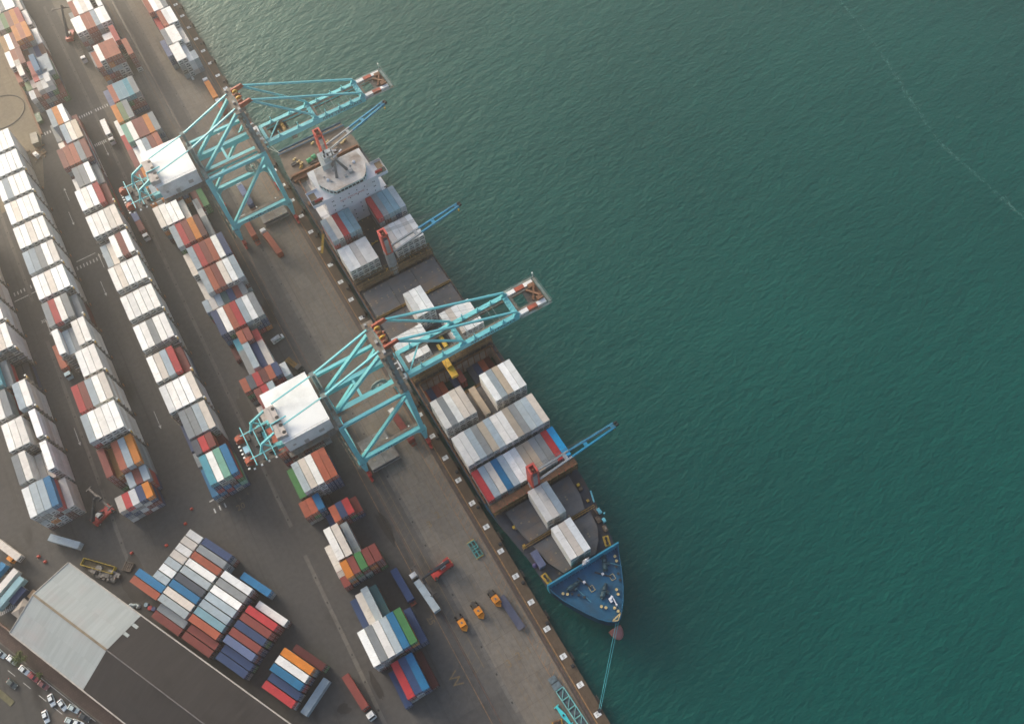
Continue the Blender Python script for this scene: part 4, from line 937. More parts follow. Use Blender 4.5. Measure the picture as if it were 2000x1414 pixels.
# side deck fittings
r = random.Random(6); GEAR = mat('mixed deck gear',(.13,.085,.055),.7,var=.6,dirt=(.3,.25,.2),scale=1.4)
def gear(x,y,z,a,c,h): b = MB(); b.cbox(x,y,z,a,c,h); b.cbox(x+a*.1,y,z+h/2+.08,a*.6,c*.5,.16); SB(b,'deck_fitting',GEAR)
for side,x0 in ((0,3.8),(1,36.6)):
    y = 88
    while y < 236: gear(x0+r.uniform(-.1,.3)*(1-2*side),y,DZ+.35,r.uniform(.25,.6),r.uniform(.5,1.8),r.uniform(.3,.9)); y += r.uniform(2.6,7)
for x,y in ((8,73),(9.4,60.5),(34,73),(33.4,57),(34.4,63.5),(33.2,60.8),(8.6,57.6)): gear(x,y,DZ+.5,r.uniform(.7,1.8),r.uniform(.8,2.4),r.uniform(.6,1.3))
b = MB(); b.cbox(7.6,73.3,DZ+.6,1.0,.9,1.2); b.cbox(7.2,66.0,DZ+.5,.9,.9,1.0); b.cbox(34.0,74.6,DZ+.6,1.0,.9,1.2); b.cbox(33.8,68.2,DZ+.5,.8,.8,1.0); SB(b, 'ventilator', YEL)
b = MB()
for x in (xl+.1,xr-.1):
    for zz in (.55,1.05): b.bar((x,86,DZ+zz),(x,238,DZ+zz),.06,.06)
    for k in range(76): b.bar((x,86+k*2,DZ),(x,86+k*2,DZ+1.05),.05,.05)
SB(b, 'side_rail', BROWNR)
b = MB(); b.box(3.35,3.75,86,240,DZ-1.0,DZ+.25); SB(b, 'fender_strake', BROWNR)
b = MB(); b.bar((35.2,66.5,DZ+1.1),(36.4,70.5,DZ+1.1),.5,.6); b.cbox(35.0,63.0,DZ+1,1.2,2.0,.8); b.cbox(34.6,59.5,DZ+.8,1.0,1.5,1.2); b.tube((36.0,61.4,DZ),(36,61.4,DZ+1.6),.3,8); SB(b, 'rescue_davit', mat('light cyan gear',(.12,.42,.50),.5,var=.3))
b = MB(); b.box(7.6,10.0,56.4,62.4,DZ+.0,DZ+2.55); 
for k in range(12): b.box(7.7,9.9,56.6+k*.48,56.8+k*.48,DZ+2.55,DZ+2.6)
SB(b, 'deck_store_container', mat('dull indigo paint',(.11,.13,.22),.6,var=.15,dirt=(.2,.2,.25),scale=.6))
b = MB(); b.dome((6.9,58.6,DZ),.85,12,4,1.3); SB(b, 'tarpaulin_cover', mat('violet tarpaulin',(.10,.08,.20),.7,var=.2), smooth=True)
# ship cranes
def shipcrane(y, zs, zt, jz, ang, L=31.0):
    x = 20.4
    b = MB(); b.loft([[(x+s*math.cos(a)*w,y+s*math.sin(a)*w,z) for a in [2*math.pi*i/12+.26 for i in range(12)]] for z,s,w in ((DZ,1.5,1.25),(zs-1.0,1.5,1.2),(zs,1.5,1.35))]); ped = SB(b, 'crane_pedestal', PEDG)
    b = MB(); b.mi = 0; b.loft([[(x-1.55,y-1.9,z),(x+1.45,y-1.9,z),(x+1.45,y+1.6,z),(x-1.55,y+1.6,z)] for z in (zs,zs+.4)]); b.box(x-1.55,x-.9,y-1.9,y+1.6,zs,zt); b.box(x+.8,x+1.45,y-1.9,y+1.6,zs,zt); b.box(x-.9,x+.8,y+.9,y+1.6,zs,zt); b.box(x-1.5,x+1.4,y-1.2,y+1.6,zt-2.4,zt-1.4)
    b.mi = 1; b.box(x-.9,x+.8,y-1.7,y+.9,zs+.4,zt-3.4); b.mi = 2
    for q in (-.9,0,.9): b.tube((x+q-.2,y-.6,zt-.8),(x+q+.2,y-.6,zt-.8),.6,10)
    SB(b, 'crane_house', [PEDR,PEDG,BROWNR], ped)
    dx,dy = math.cos(ang),math.sin(ang); nx,ny = -dy,dx
    root = Vector((x+dx*1.7,y+dy*1.7,jz)); tipv = root+Vector((dx*L,dy*L,2.4))
    def side(s, m0, f0, f1, b):
        b.mi = m0; a = root+Vector((nx*s*1.55,ny*s*1.55,0)); c = tipv+Vector((nx*s*.75,ny*s*.75,0)); b.bar(a.lerp(c,f0),a.lerp(c,f1),.62,.75)
    b = MB()
    for s in (-1,1): side(s,0,0,.42,b); side(s,1,.42,1,b)
    for f,m0 in ((.36,0),(.62,1),(.97,1)):
        b.mi = m0; a = (root+Vector((nx*1.55,ny*1.55,0))).lerp(tipv+Vector((nx*.75,ny*.75,0)),f); c = (root-Vector((nx*1.55,ny*1.55,0))).lerp(tipv-Vector((nx*.75,ny*.75,0)),f); b.bar(a,c,1.3,.6)
    b.mi = 2
    for s in (-.5,.5): q = tipv+Vector((dx*.7+nx*s,dy*.7+ny*s,0)); b.tube(q-Vector((nx*.25,ny*.25,0)),q+Vector((nx*.25,ny*.25,0)),.7,10)
    SB(b, 'crane_jib', [JIBG,JIBB,INK], ped)
    b = MB()
    for s in (-.6,-.2,.3,.7): b.tube((x+dx*.4+nx*s,y+dy*.4+ny*s,zt-.5),tuple(tipv+Vector((nx*s,ny*s,.4))),.06,4)
    h = tipv+Vector((0,0,-2.6)); b.tube(tuple(tipv),tuple(h),.05,4); SB(b, 'luffing_rope', CABLE, ped)
    b = MB(); b.cbox(h.x,h.y,h.z-.5,.5,.5,1.0); SB(b, 'cargo_hook', YEL, ped)
shipcrane(81.0,12.8,25.6,16.6,.03); shipcrane(189.0,19.0,30.8,18.6,.085); shipcrane(248.8,9.0,31.0,19.8,.22)
# superstructure
b = MB(); b.box(8.8,32.2,219.4,237.2,DZ,24.4); acc = SB(b, 'accommodation_block', SHW)
b = MB()
for zz in range(7):
    for k,x in enumerate((11.4,12.0,14.9,15.5,18.8,22.2,25.6,26.2,29.4,30.0)):
        if (k*5+zz*3)%4 != 1: b.box(x,x+.38,219.36,219.4,7.2+zz*2.55,7.75+zz*2.55)
for zz in range(7):
    for k in range(5): b.box(8.76,8.8,221+k*3.2,221.6+k*3.2,7.2+zz*2.55,7.75+zz*2.55)
SB(b, 'porthole', GLASS, acc)
text_mesh('lettering', 'NO SMOKING', 1.35, REDT, frame((20.0-20.3,219.34-150,21.0-WZ),(1,0,0),(0,0,1)), acc, sx=1.15, sp=1.1)
b = MB(); b.box(3.9,36.6,219.0,226.6,24.4,24.7); b.box(3.9,36.6,218.96,219.0,24.2,25.8)
for x in (3.9,36.5): b.box(x,x+.1,219,226.6,24.7,25.8)
for x0_,x1_ in ((3.9,8.8),(32.2,36.6)): b.box(x0_,x1_,226.5,226.6,24.7,25.8)
bw = SB(b, 'bridge_wing', SHW, acc)
b = MB(); b.box(4.0,8.2,219.2,222.4,24.72,24.78); b.box(32.4,36.5,219.2,222.4,24.72,24.78); SB(b, 'wing_deck', mat('dark green deck',(.045,.065,.06),.7,var=.2), acc)
b = MB(); b.box(4.4,7.0,222.6,226.0,24.72,24.82); b.box(33.6,36.2,222.6,226,24.72,24.82); SB(b, 'teak_deck', mat('wooden deck',(.34,.23,.12),.7,var=.2,scale=1), acc)
b = MB(); b.box(5.4,8.9,220.6,221.0,25.0,26.1); b.box(31.9,35.0,220.6,221,25,26.1); SB(b, 'wing_dodger', RED, acc)
wh = [(10.2,226.0),(12.4,221.4),(14.6,219.3),(26.2,219.3),(28.4,221.4),(30.4,226.0),(29.6,233.6),(11.4,233.6)]
b = MB(); b.mi = 0; b.prism(wh,24.7,25.6); b.prism(wh,26.8,27.5); b.mi = 1; b.prism([(20.3+(x-20.3)*.985,226+(y-226)*.98) for x,y in wh],25.6,26.8); b.mi = 0
for a,c in zip(wh,wh[1:]):
    L = math.hypot(c[0]-a[0],c[1]-a[1])
    for k in range(int(L/1.7)+1): f = k/(int(L/1.7)+1); b.bar((a[0]+(c[0]-a[0])*f,a[1]+(c[1]-a[1])*f,25.6),(a[0]+(c[0]-a[0])*f,a[1]+(c[1]-a[1])*f,26.8),.28,.2)
SB(b, 'wheelhouse', [mat('pale green white',(.55,.68,.64),.45,var=.06),GLASS], acc)
b = MB(); b.prism([(20.3+(x-20.3)*1.02,226+(y-226)*1.02) for x,y in wh],27.5,27.72); rf = SB(b, 'wheelhouse_roof', ROOFD, acc)
b = MB()
for x,y,h in ((15,224.5,.5),(21,223.5,.8),(24.6,227.5,.5),(18,229,.6),(13.4,228,.4),(23.6,224.4,1.2)): b.cbox(x,y,27.72+h/2,h*1.4,h*1.2,h)
b.bar((22.6,223.6,27.9),(25.0,223.6,27.9),.1,.1); b.bar((22.6,225.6,27.9),(25.0,225.6,27.9),.1,.1); SB(b, 'roof_fittings', GREYP, acc)
for x,y in ((26.6,228.4),(14.0,225.8)):
    b = MB(); b.dome((x,y,27.9),.75,14,5); b.disc((x,y,27.7),.4,.3,8); SB(b, 'satellite_dome', SHW, acc, True)
MAST = mat('mast dark grey',(.17,.165,.155),.6,var=.2,scale=.8)
b = MB()
c = Vector((19.6,228.0,35.0))
for p in ((17.6,225.0),(22.8,226.6),(18.6,231.6)): b.bar((p[0],p[1],27.7),tuple(c),1.0,.9,.5,.5)
b.tube(tuple(c),(19.6,228.2,41),.35,8,.15); b.bar((17.2,228.2,36.4),(22.4,228.2,36.4),.35,.35); b.bar((18,228.2,38.4),(21.6,228.2,38.4),.25,.25); b.cbox(19.6,227.6,35.2,2.6,1.8,.3); ms = SB(b, 'radar_mast', MAST, acc)
b = MB(); b.bar((19.4,227.4,36.0),(23.8,229.4,36.0),.35,.4); b.bar((18.2,229,38.9),(21.4,227.4,38.9),.25,.3); SB(b, 'radar_scanner', SHW, ms)
b = MB(); b.prism([(14.6,231.2),(21.6,231.2),(21.6,238.4),(15.4,238.4)],24.4,30.2); b.prism([(16.4,232),(20.0,232),(20.0,236),(16.4,236)],30.2,32.4); SB(b, 'funnel', mat('funnel off-white',(.60,.62,.58),.5,var=.1,dirt=(.35,.32,.28),scale=.3), acc)
b = MB()
for x,y in ((17.2,233),(18.6,233),(17.8,235)): b.tube((x,y,32.4),(x,y,33.6),.35,8)
SB(b, 'exhaust_pipe', INK, acc)
b = MB(); b.cbox(17.4,240.2,12,4.2,2.6,14); SB(b, 'engine_casing', mat('casing grey',(.42,.44,.45),.5,var=.15,dirt=(.25,.2,.17),scale=.4), acc)
b = MB(); r = random.Random(9)
for k in range(12): b.cbox(13.6+r.uniform(-1,2.5),238.6+r.uniform(-1,2),8+r.uniform(0,12),r.uniform(.4,1),r.uniform(.4,1),r.uniform(.5,1.6))
SB(b, 'casing_gear', GREYP, acc)
b = MB(); b.box(6.4,8.8,221,236,DZ,12); b.box(32.2,34.4,221,236,DZ,12); b.box(5.6,8.8,224,234,12,12.2); b.box(32.2,35.6,224,234,12,12.2); SB(b, 'side_house', SHW, acc)
for sx,x,yy in ((-1,5.4,212.0),(1,34.9,220.4)):
    b = MB(); b.loft([[(x+wx*math.cos(a),yy+yo,9.4+wz*math.sin(a)) for a in [2*math.pi*i/10 for i in range(10)]] for yo,wx,wz in ((-4.2,.3,.3),(-3.2,1.05,.95),(0,1.35,1.2),(3.2,1.1,1.0),(4.2,.35,.35))]); b.cbox(x,yy-1.6,10.7,1.3,1.8,.6)
    lbm = SB(b, 'lifeboat', mat('lifeboat orange',(.66,.10,.025),.45,var=.12,scale=.8), smooth=False)
    b = MB()
    for q in (-3.0,3.0): b.bar((x,yy+q,DZ),(x-sx*0.0,yy+q,7.6),.3,.4); b.bar((x+1.3*-sx,yy+q,DZ),(x+.9*-sx,yy+q,11.6),.25,.3); b.bar((x+.9*-sx,yy+q,11.6),(x,yy+q,11.8),.25,.3)
    SB(b, 'davit', SHW, lbm)
# aft mooring deck
AZ = DZ+1.2
for x,y in ((9.5,264.5),(10.4,262.2),(11.2,260.6),(20.0,268.5),(22.2,267.0),(24.2,266.2),(25.8,265.5),(29,262.3),(31.2,261.3),(32.6,262.2)):
    b = MB(); b.disc((x-.45,y,AZ),.42,1.0,9); b.disc((x+.45,y+.35,AZ),.42,1.0,9); SB(b, 'bollard', BOLL)
for x,y in ((14.6,260.0),(17.2,260.8)):
    b = MB(); b.tube((x-.9,y-.2,AZ+1),(x+.9,y+.2,AZ+1),1.0,14); SB(b, 'winch_drum', mat('bright green paint',(.03,.34,.15),.5,var=.15))
b = MB(); 
for x,y in ((15.9,258.4),(8.6,262.2),(22,262),(27,258.8)): b.cbox(x,y,AZ+.4,3.2,1.0,.8); b.tube((x-1.5,y+.6,AZ+.6),(x+1.5,y+.6,AZ+.6),.45,9)
SB(b, 'mooring_machinery', DARK)
b = MB(); 
for k in range(3): b.bar((9.4+k*.5,258.4,AZ+.3),(10.2+k*.5,260.2,AZ+.3),.18,.3)
b.bar((9.1,259,AZ+.5),(11.3,259.7,AZ+.5),.15,.2); SB(b, 'yellow_rack', YEL)
b = MB(); b.bar((4.4,270.8,AZ+1.0),(36,270.2,AZ+1.0),.2,.2); b.bar((4.4,270.8,AZ+.5),(36,270.2,AZ+.5),.2,.2); b.bar((5.2,272.2,AZ+.9),(35.4,272.2,AZ+.9),.25,1.0)
for k in range(20): b.bar((4.6+k*1.6,272.2,AZ),(4.6+k*1.6,272.2,AZ+1.6),.12,.12)
SB(b, 'stern_rail', HULLB)
b = MB(); b.box(4.4,36.2,255.8,256.8,AZ,AZ+1.1); SB(b, 'aft_coaming', BROWNR)
b = MB(); b.mi=0; b.bar((3.6,221.8,DZ+.6),(-.6,216.6,.9),1.0,.12); 
for s in (-.5,.5): b.bar((3.6+s*.7,221.8-s*.6,DZ+1.5),(-.6+s*.7,216.6-s*.6,1.8),.06,.06)
SB(b, 'gangway', YEL)
tag(ship, 'blue-hulled container ship moored along the quay under the two cranes', 'ship')
# cargo on deck
GC = 'containers carried on the ship'
SX, SP = 4.1, 2.515
def bay(place, y, specs, H=2.62, z0=HZ+.05, L=L4): stacks(place, 'ship', GC, SX, SP, y, L, H, specs, z0=z0, side='the quay')
bay('foremost bay on deck behind the forecastle', 51.7, '- - - - - www eee WWW')
bay('second bay from the bow', 66.5, '- - - - - www eee ggg')
bay('third bay from the bow', 83.6, 'Gr Gg Oe gB Gg dW dw GE GE GG dG gr eC')
bay('fourth bay from the bow', 97.2, 'eew eww ewg eeG eeE wwg wew eww weE eeG wwg wwg wee')
bay('fifth bay from the bow', 113.0, 'www wwG wwW wwe wwe - E - wwW wwg weE wwW wwW', 2.88)
bay('midship bay under the boom', 143.8, 'www wwW wwW wew wwW - - - www wwe www wwW wwW', 2.75)
bay('midship three-stack bay', 158.4, '- - - - - www wwW wwW', 3.05)
bay('bay ahead of the midship lashing bridge', 191.9, 'eww wwW wee wwW wew - - - wwe www eww wwe wwW', 2.62)
bay('bay below the ship bridge', 206.6, 'GGrg rwGe dRRr GGds wGGs - - - GdGr rGdG wGGs GGbs wGwg', 2.62)
bay('open midship hold', 126.5, 'RRO dRb OOR RRO - dGb - - RGS bbb ORO dGd', 2.62, -8.9)
bay('open midship hold', 132.6, '- - - - - - rR', 2.62, -8.9+5.3, L2)
bay('aft hold', 241.0, '- GGG GGe - - Rb bl RO - - OR OR', 2.62, -4.3)
# ================================================================== vehicles
CABW = mat('lorry cab white', (.70,.69,.66), .35, var=.05, dirt=(.4,.38,.34), scale=.8)
CHAS = mat('lorry chassis red', (.30,.06,.03), .6, var=.25, dirt=(.08,.05,.04))
CHAD = mat('lorry chassis dark', (.06,.055,.05), .65, var=.3)
HEADL = mat('headlamp', (.75,.75,.7), .2, var=.02); TAILL = mat('tail lamp', (.45,.02,.02), .3, var=.05)
CABO = mat('tractor orange', (.70,.24,.01), .4, var=.08, dirt=(.4,.15,.02), scale=.8)
def P(b, name, m, par, smooth=False): return b.build(name, m, par, smooth)
def wheels(par, pts, r=.5, w=.32):
    for x,y in pts:
        b = MB(); b.mi = 0; b.tube((x-w/2,y,r),(x+w/2,y,r),r,12); b.mi = 1; b.tube((x-w/2-.01,y,r),(x+w/2+.01,y,r),r*.5,8); P(b, 'wheel', [BLACK,GREYP], par)
# every vehicle faces local -Y
def lorry(x, y, ang, label, load=None, length=12.4, cab=CABW, chassis=CHAS, cabon=True, grp='lorries on the terminal', name='container_lorry', tail=0.0, loadlabel='', loadlen=L4):
    t = empty(name, (x,y,0.03), ang)
    if cabon:
        b = MB(); b.box(-1.2,1.2,-2.3,-.2,.7,2.2); b.add([(-1.2,-2.3,2.2),(1.2,-2.3,2.2),(1.2,-.2,2.2),(-1.2,-.2,2.2),(-1.1,-1.9,3.2),(1.1,-1.9,3.2),(1.1,-.25,3.2),(-1.1,-.25,3.2)],[(4,5,6,7),(0,1,5,4),(1,2,6,5),(2,3,7,6),(3,0,4,7)]); b.cbox(0,-2.36,.75,2.3,.2,.5); b.cbox(0,-1.0,3.26,.9,.7,.12)
        c = P(b, 'cab', cab, t)
        b = MB(); b.quad((-1.05,-2.31,2.25),(1.05,-2.31,2.25),(1.0,-1.93,3.12),(-1.0,-1.93,3.12)); b.quad((1.205,-1.9,2.2),(1.205,-.6,2.2),(1.12,-.6,3.0),(1.12,-1.7,3.0)); b.quad((-1.205,-.6,2.2),(-1.205,-1.9,2.2),(-1.12,-1.7,3.0),(-1.12,-.6,3.0)); P(b, 'windscreen', GLASS, c)
        for s in (-1,1):
            b = MB(); b.cbox(s*.85,-2.44,1.0,.35,.06,.22); P(b, 'headlight', HEADL, c)
            b = MB(); b.cbox(s*1.4,-1.95,2.4,.12,.2,.5); P(b, 'mirror', INK, c)
        b = MB(); b.box(-.5,.5,-.2,3.6,.75,1.05); b.cbox(-.95,.9,.75,.5,1.2,.6); b.cbox(.95,.9,.75,.5,1.2,.6); b.cbox(0,.1,1.6,1.6,.25,1.3); P(b, 'tractor_frame', CHAD, t)
        wheels(t, [(sx*1.02,yy) for sx in (-1,1) for yy in (-1.5,2.2,3.3)])
    b = MB(); y0 = 1.0
    for s in (-1,1): b.box(s*.55-.12,s*.55+.12,y0,y0+length+tail,1.05,1.28)
    for k in range(8): b.box(-1.15,1.15,y0+.2+k*(length-.6)/7,y0+.45+k*(length-.6)/7,1.12,1.3)
    b.box(-1.2,1.2,y0,y0+.4,1.05,1.4); b.box(-1.2,1.2,y0+length-.4,y0+length,1.0,1.4)
    if tail: b.box(-1.0,1.0,y0+length+tail-.5,y0+length+tail,1.0,1.3); b.box(-1.0,-.8,y0+length,y0+length+tail,1.05,1.28); b.box(.8,1.0,y0+length,y0+length+tail,1.05,1.28)
    P(b, 'trailer_frame', chassis, t)
    wheels(t, [(sx*1.02,y0+length-q) for sx in (-1,1) for q in (1.4,2.7,4.0)])
    for s in (-1,1):
        b = MB(); b.cbox(s*.9,y0+length+.03,1.1,.4,.06,.2); P(b, 'tail_light', TAILL, t)
    tag(t, label, 'lorry', grp)
    M = Matrix.Translation((x,y,0)) @ Matrix.Rotation(ang,4,'Z')
    for k,(cc,LL,yy,ll) in enumerate(load or []):
        p = M @ Vector((0,y0+yy+LL/2,0)); container(p.x,p.y,1.36,LL,2.6,cc,ll,'containers on lorries',ang, force=True)
    return t
lorry(-61.0,266.6,.03,'white-cabbed lorry with two short containers in the lane beside the second row',[('R',L2,.2,'brown-red short container directly behind the white lorry cab, lane beside second row'),('l',L2,6.5,'lavender blue short container at the rear of a lorry, lane beside second row')])
lorry(-51.9,388.0,-.03,'white lorry with an empty skeletal trailer under the top reach stacker',None,13.5,chassis=CHAD)
lorry(-109.6,219.2,.02,'pale blue-white lorry parked tight against the second row',[('O',L4,.4,'terracotta container on a lorry pressed against the second row')],cab=mat('cab pale cyan',(.45,.60,.62),.4,var=.05))
lorry(-61.2,46.6,.12,'white-cabbed lorry with a brown-red container beside the drain near the photo bottom',[('R',L4,.4,'brown-red container on the lorry standing in the open at the bottom')])
lorry(-29.3,76.3,math.pi+.10,'white-cabbed lorry under the spreader of the quay lane reach stacker',[('g',L4,.4,'pale grey container on the lorry beside the reach stacker in the quay lane')])
lorry(-34.3,83.6,math.pi+.04,'trailer without tractor carrying a blue container in the quay lane',[('b',L4,.2,'navy blue container on a parked trailer in the quay lane')],cabon=False,tail=1.3,name='parked_trailer')
lorry(-21.4,250.0,math.pi,'lorry with a terracotta container half under the portal beam of crane 02',[('O',9.0,1.6,'terracotta container on the lorry half under the portal beam of crane 02')],tail=1.5,chassis=CHAS)
lorry(-17.0,238.6,math.pi+.10,'white-cabbed lorry with a terracotta container just clear of crane 02',[('O',L4+.6,.6,'long terracotta container on the lorry just clear of crane 02')],tail=1.4)
lorry(-16.4,268.5,math.pi+.02,'lorry with a lavender and a navy container under the girders of crane 02',[('l',L2,.4,'lavender blue short container on the lorry under the girders of crane 02'),('b',L2,6.7,'navy blue short container at the tail of the lorry under the girders of crane 02')],tail=1.6)
lorry(-6.2,336.4,math.pi,'lorry with an orange container near the quay edge behind crane 02',[('o',L4,.6,'orange container on the lorry near the quay edge behind crane 02')])
lorry(-6.0,320.4,math.pi,'lorry with a terracotta container behind the orange one near the quay edge',[('O',L2,1.0,'terracotta short container on the lorry behind the orange one near the quay edge')],length=8)
lorry(-8.2,134.6,math.pi+.06,'white-cabbed lorry with a brown-red container under crane 01',[('R',L4,.4,'brown-red container on the lorry under crane 01')],tail=1.6)
lorry(-56.6,328.2,-.02,'white box lorry with roof hatches in the lane beside the fourth row',[('W',10.5,.4,'white box body with roof hatches on the lorry beside the fourth row')])
lorry(-31.0,172.6,.35,'dark yard tractor standing against the white short container of the fourth row',None,5.0,cab=CHAD,chassis=mat('ochre chassis',(.22,.12,.02),.6,var=.3))
def van(x,y,ang):
    t = empty('delivery_van',(x,y,.03),ang)
    b = MB(); b.loft([[(-.95,yy,.45),(.95,yy,.45),(.95,yy,zz*.62+.3),(.86,yy,zz),(-.86,yy,zz),(-.95,yy,zz*.62+.3)] for yy,zz in ((-2.5,1.0),(-1.9,1.2),(-1.2,1.95),(-.6,2.15),(2.3,2.15),(2.45,2.0))]); P(b,'body',CABW,t)
    b = MB(); b.quad((-.8,-1.86,1.24),(.8,-1.86,1.24),(.75,-1.2,1.97),(-.75,-1.2,1.97))
    for s in (-1,1):
        for yy in (-.9,.4,1.4): b.box(min(s*.93,s*.97),max(s*.93,s*.97),yy-.4,yy+.4,1.35,1.75)
    P(b,'window',GLASS,t); wheels(t,[(s*.85,yy) for s in (-1,1) for yy in (-1.5,1.5)],.34,.22)
    b = MB()
    for s in (-1,1): b.box(s*.7-.03,s*.7+.03,-.4,2.2,2.2,2.25)
    for k in range(4): b.box(-.75,.75,-.3+k*.75,-.25+k*.75,2.24,2.28)
    P(b,'roof_rack',GREYP,t)
    tag(t,'white van with a roof rack crossing the lane beside the fourth row','van'); return t
van(-32.6,188.7,1.72)
# reach stackers
def stacker(x,y,ang,label,up=.35,blen=12.0,spread_z=None):
    t = empty('reach_stacker',(x,y,.03),ang)
    b = MB(); b.box(-1.5,1.5,-3.4,4.2,.8,1.6); b.box(-1.7,1.7,2.2,4.4,.9,2.5); b.box(-1.55,-.7,-1.0,2.2,1.6,2.0); b.box(.7,1.55,-1.0,2.2,1.6,2.0); b.box(-2.0,2.0,-3.6,-2.2,.7,1.5); P(b,'chassis',RED,t)
    b = MB(); b.box(-.75,.75,.0,1.9,1.7,3.5); b.box(-.85,.85,-.1,2.0,3.5,3.6); P(b,'operator_cab',mat('pale cab roof',(.55,.55,.5),.4,var=.1),t)
    b = MB(); b.box(-.76,.76,-.03,0,2.3,3.4); b.box(-.78,-.76,.1,1.8,2.3,3.4); b.box(.76,.78,.1,1.8,2.3,3.4); P(b,'cab_window',GLASS,t)
    wheels(t,[(s*1.55,yy) for s in (-1,1) for yy in (-2.9,)],.85,.9); wheels(t,[(s*1.4,3.2) for s in (-1,1)],.75,.6)
    a = Vector((0,3.8,3.2)); tipp = a+Vector((0,-blen*math.cos(up),blen*math.sin(up)))
    b = MB(); b.bar(a,a.lerp(tipp,.62),.95,1.15); b.bar(a.lerp(tipp,.5),tipp,.7,.85); b.bar((0,-.6,1.6),a.lerp(tipp,.45),.35,.35); b.bar(tipp,tipp+Vector((0,-1.0,-1.4)),.6,.7); bm = P(b,'boom',mat('boom black',(.022,.028,.035),.45,var=.3,dirt=(.07,.07,.07)),t)
    q = tipp+Vector((0,-1.0,-1.6)); b = MB(); b.cbox(q.x,q.y,q.z,2.2,1.4,.6); b.box(-5.9,5.9,q.y-.35,q.y+.35,q.z-.6,q.z-.2)
    for s in (-1,1): b.cbox(s*5.9,q.y,q.z-.5,.35,2.4,.5)
    P(b,'spreader',mat('spreader dark',(.07,.06,.055),.6,var=.3),bm)
    b = MB(); b.cbox(-.9,4.3,2.6,.3,.2,.2); b.cbox(.9,4.3,2.6,.3,.2,.2); P(b,'beacon',YEL,t)
    tag(t,label,'reach stacker','red reach stackers'); return t
stacker(-52.6,408.6,2.75,'red reach stacker with its long black boom raised beside the topmost fourth-row stacks',.62,15)
stacker(-115.2,155.6,1.95,'red reach stacker with a raised black boom at the near end of the second row',.95,11)
stacker(-20.6,74.8,-1.42,'red reach stacker lowering its boom over a lorry in the quay lane',.28,10)
# yard tractors in orange, flat trailer, spreaders
def yard_tractor(x,y,ang,label):
    t = empty('yard_tractor',(x,y,.03),ang)
    b = MB(); b.prism([(-1.15,-1.6),(1.15,-1.6),(1.15,1.5),(-1.15,1.5)],.8,1.5); b.prism([(-1.15,-1.6),(0,-2.7),(1.15,-1.6)],.8,1.35); b.prism([(-1.1,-1.0),(1.1,-1.0),(1.1,1.4),(-1.1,1.4)],1.5,2.6); P(b,'body',CABO,t)
    b = MB(); b.box(-.28,.28,-.1,.5,2.6,2.68); P(b,'roof_hatch',mat('hatch blue grey',(.10,.14,.2),.5,var=.1),t)
    b = MB(); b.box(-.95,.95,-1.03,-1.0,1.7,2.45); P(b,'windscreen',GLASS,t)
    b = MB(); b.box(-.5,.5,1.5,4.2,.7,1.0); b.box(-1.0,1.0,2.2,2.5,.7,1.05); b.box(-1,1,3.4,3.8,.7,1.05); P(b,'rear_frame',CHAD,t)
    wheels(t,[(s*1.0,yy) for s in (-1,1) for yy in (-1.0,2.4,3.4)],.48,.4)
    tag(t,label,'yard tractor','orange yard tractors on the apron'); return t
yard_tractor(-9.6,56.2,.10,'orange yard tractor closest to the flat blue-grey trailer'); yard_tractor(-16.4,55.8,.08,'orange yard tractor in the middle of the line of three'); yard_tractor(-22.9,55.2,.03,'orange yard tractor straddling the drain, landward end of the three')
t = empty('flat_trailer',(-7.3,50.2,.03),.06)
b = MB(); b.box(-1.25,1.25,-6.3,6.3,1.05,1.35); b.box(-1.25,1.25,-6.3,-6.1,1.35,1.6); fl_ = P(b,'trailer_bed',mat('slate blue bed',(.055,.065,.11),.6,var=.2,dirt=(.10,.10,.13),scale=.5),t)
b = MB(); b.box(-.6,.6,-6,6,.8,1.05); P(b,'trailer_frame',CHAD,t); wheels(t,[(s*1.0,yy) for s in (-1,1) for yy in (3.4,4.6,5.7)]); tag(t,'flat blue-grey trailer parked on the apron by the hatched strip','trailer')
def frame_spreader(x,y,ang,label,m,L=6.2,W_=2.4):
    t = empty('lifting_spreader',(x,y,.03),ang); b = MB()
    for s in (-1,1): b.box(s*W_/2-.15,s*W_/2+.15,-L/2,L/2,.3,.65)
    for k in range(4): b.box(-W_/2,W_/2,-L/2+k*(L-.3)/3,-L/2+.3+k*(L-.3)/3,.3,.65)
    b.box(-.2,.2,-L/2,L/2,.35,.8); b.box(-W_/2,W_/2,-.2,.2,.5,.9); P(b,'frame',m,t)
    for s in (-1,1):
        b = MB(); b.box(-W_/2-.2,W_/2+.2,s*(L/2)-.2,s*(L/2)+.2,.2,.6); P(b,'end_beam',YEL,t)
    tag(t,label,'spreader','lifting gear lying on the apron')
TEALG = mat('teal green gear', (.05,.26,.24), .55, var=.25, dirt=(.08,.10,.08), scale=.8)
frame_spreader(-7.1,75.0,.04,'teal lifting spreader with yellow ends lying in the hatched lane',TEALG)
t = empty('lifting_gear',(-5.9,15.6,.03),.06); b = MB()
for s in (-1,1): b.box(s*1.35-.15,s*1.35+.15,-6.6,6.4,.3,.8)
for k in range(5): b.box(-1.35,1.35,-6.6+k*3.25,-6.3+k*3.25,.3,.7)
for k in range(4): b.bar((-1.35,-6.4+k*3.25,.6),(1.35,-3.4+k*3.25,.6),.18,.25)
P(b,'frame',mat('aqua gear',(.16,.45,.43),.5,var=.2,dirt=(.2,.3,.28)),t); b = MB()
for k in range(4): b.box(-1.1,1.1,-6.0+k*3.25,-3.6+k*3.25,.05,.3)
P(b,'bed',mat('dark grating bed',(.08,.10,.11),.7,var=.3),t); tag(t,'long aqua lifting frame lying beside the quay rail at the bottom','lifting gear','lifting gear lying on the apron')
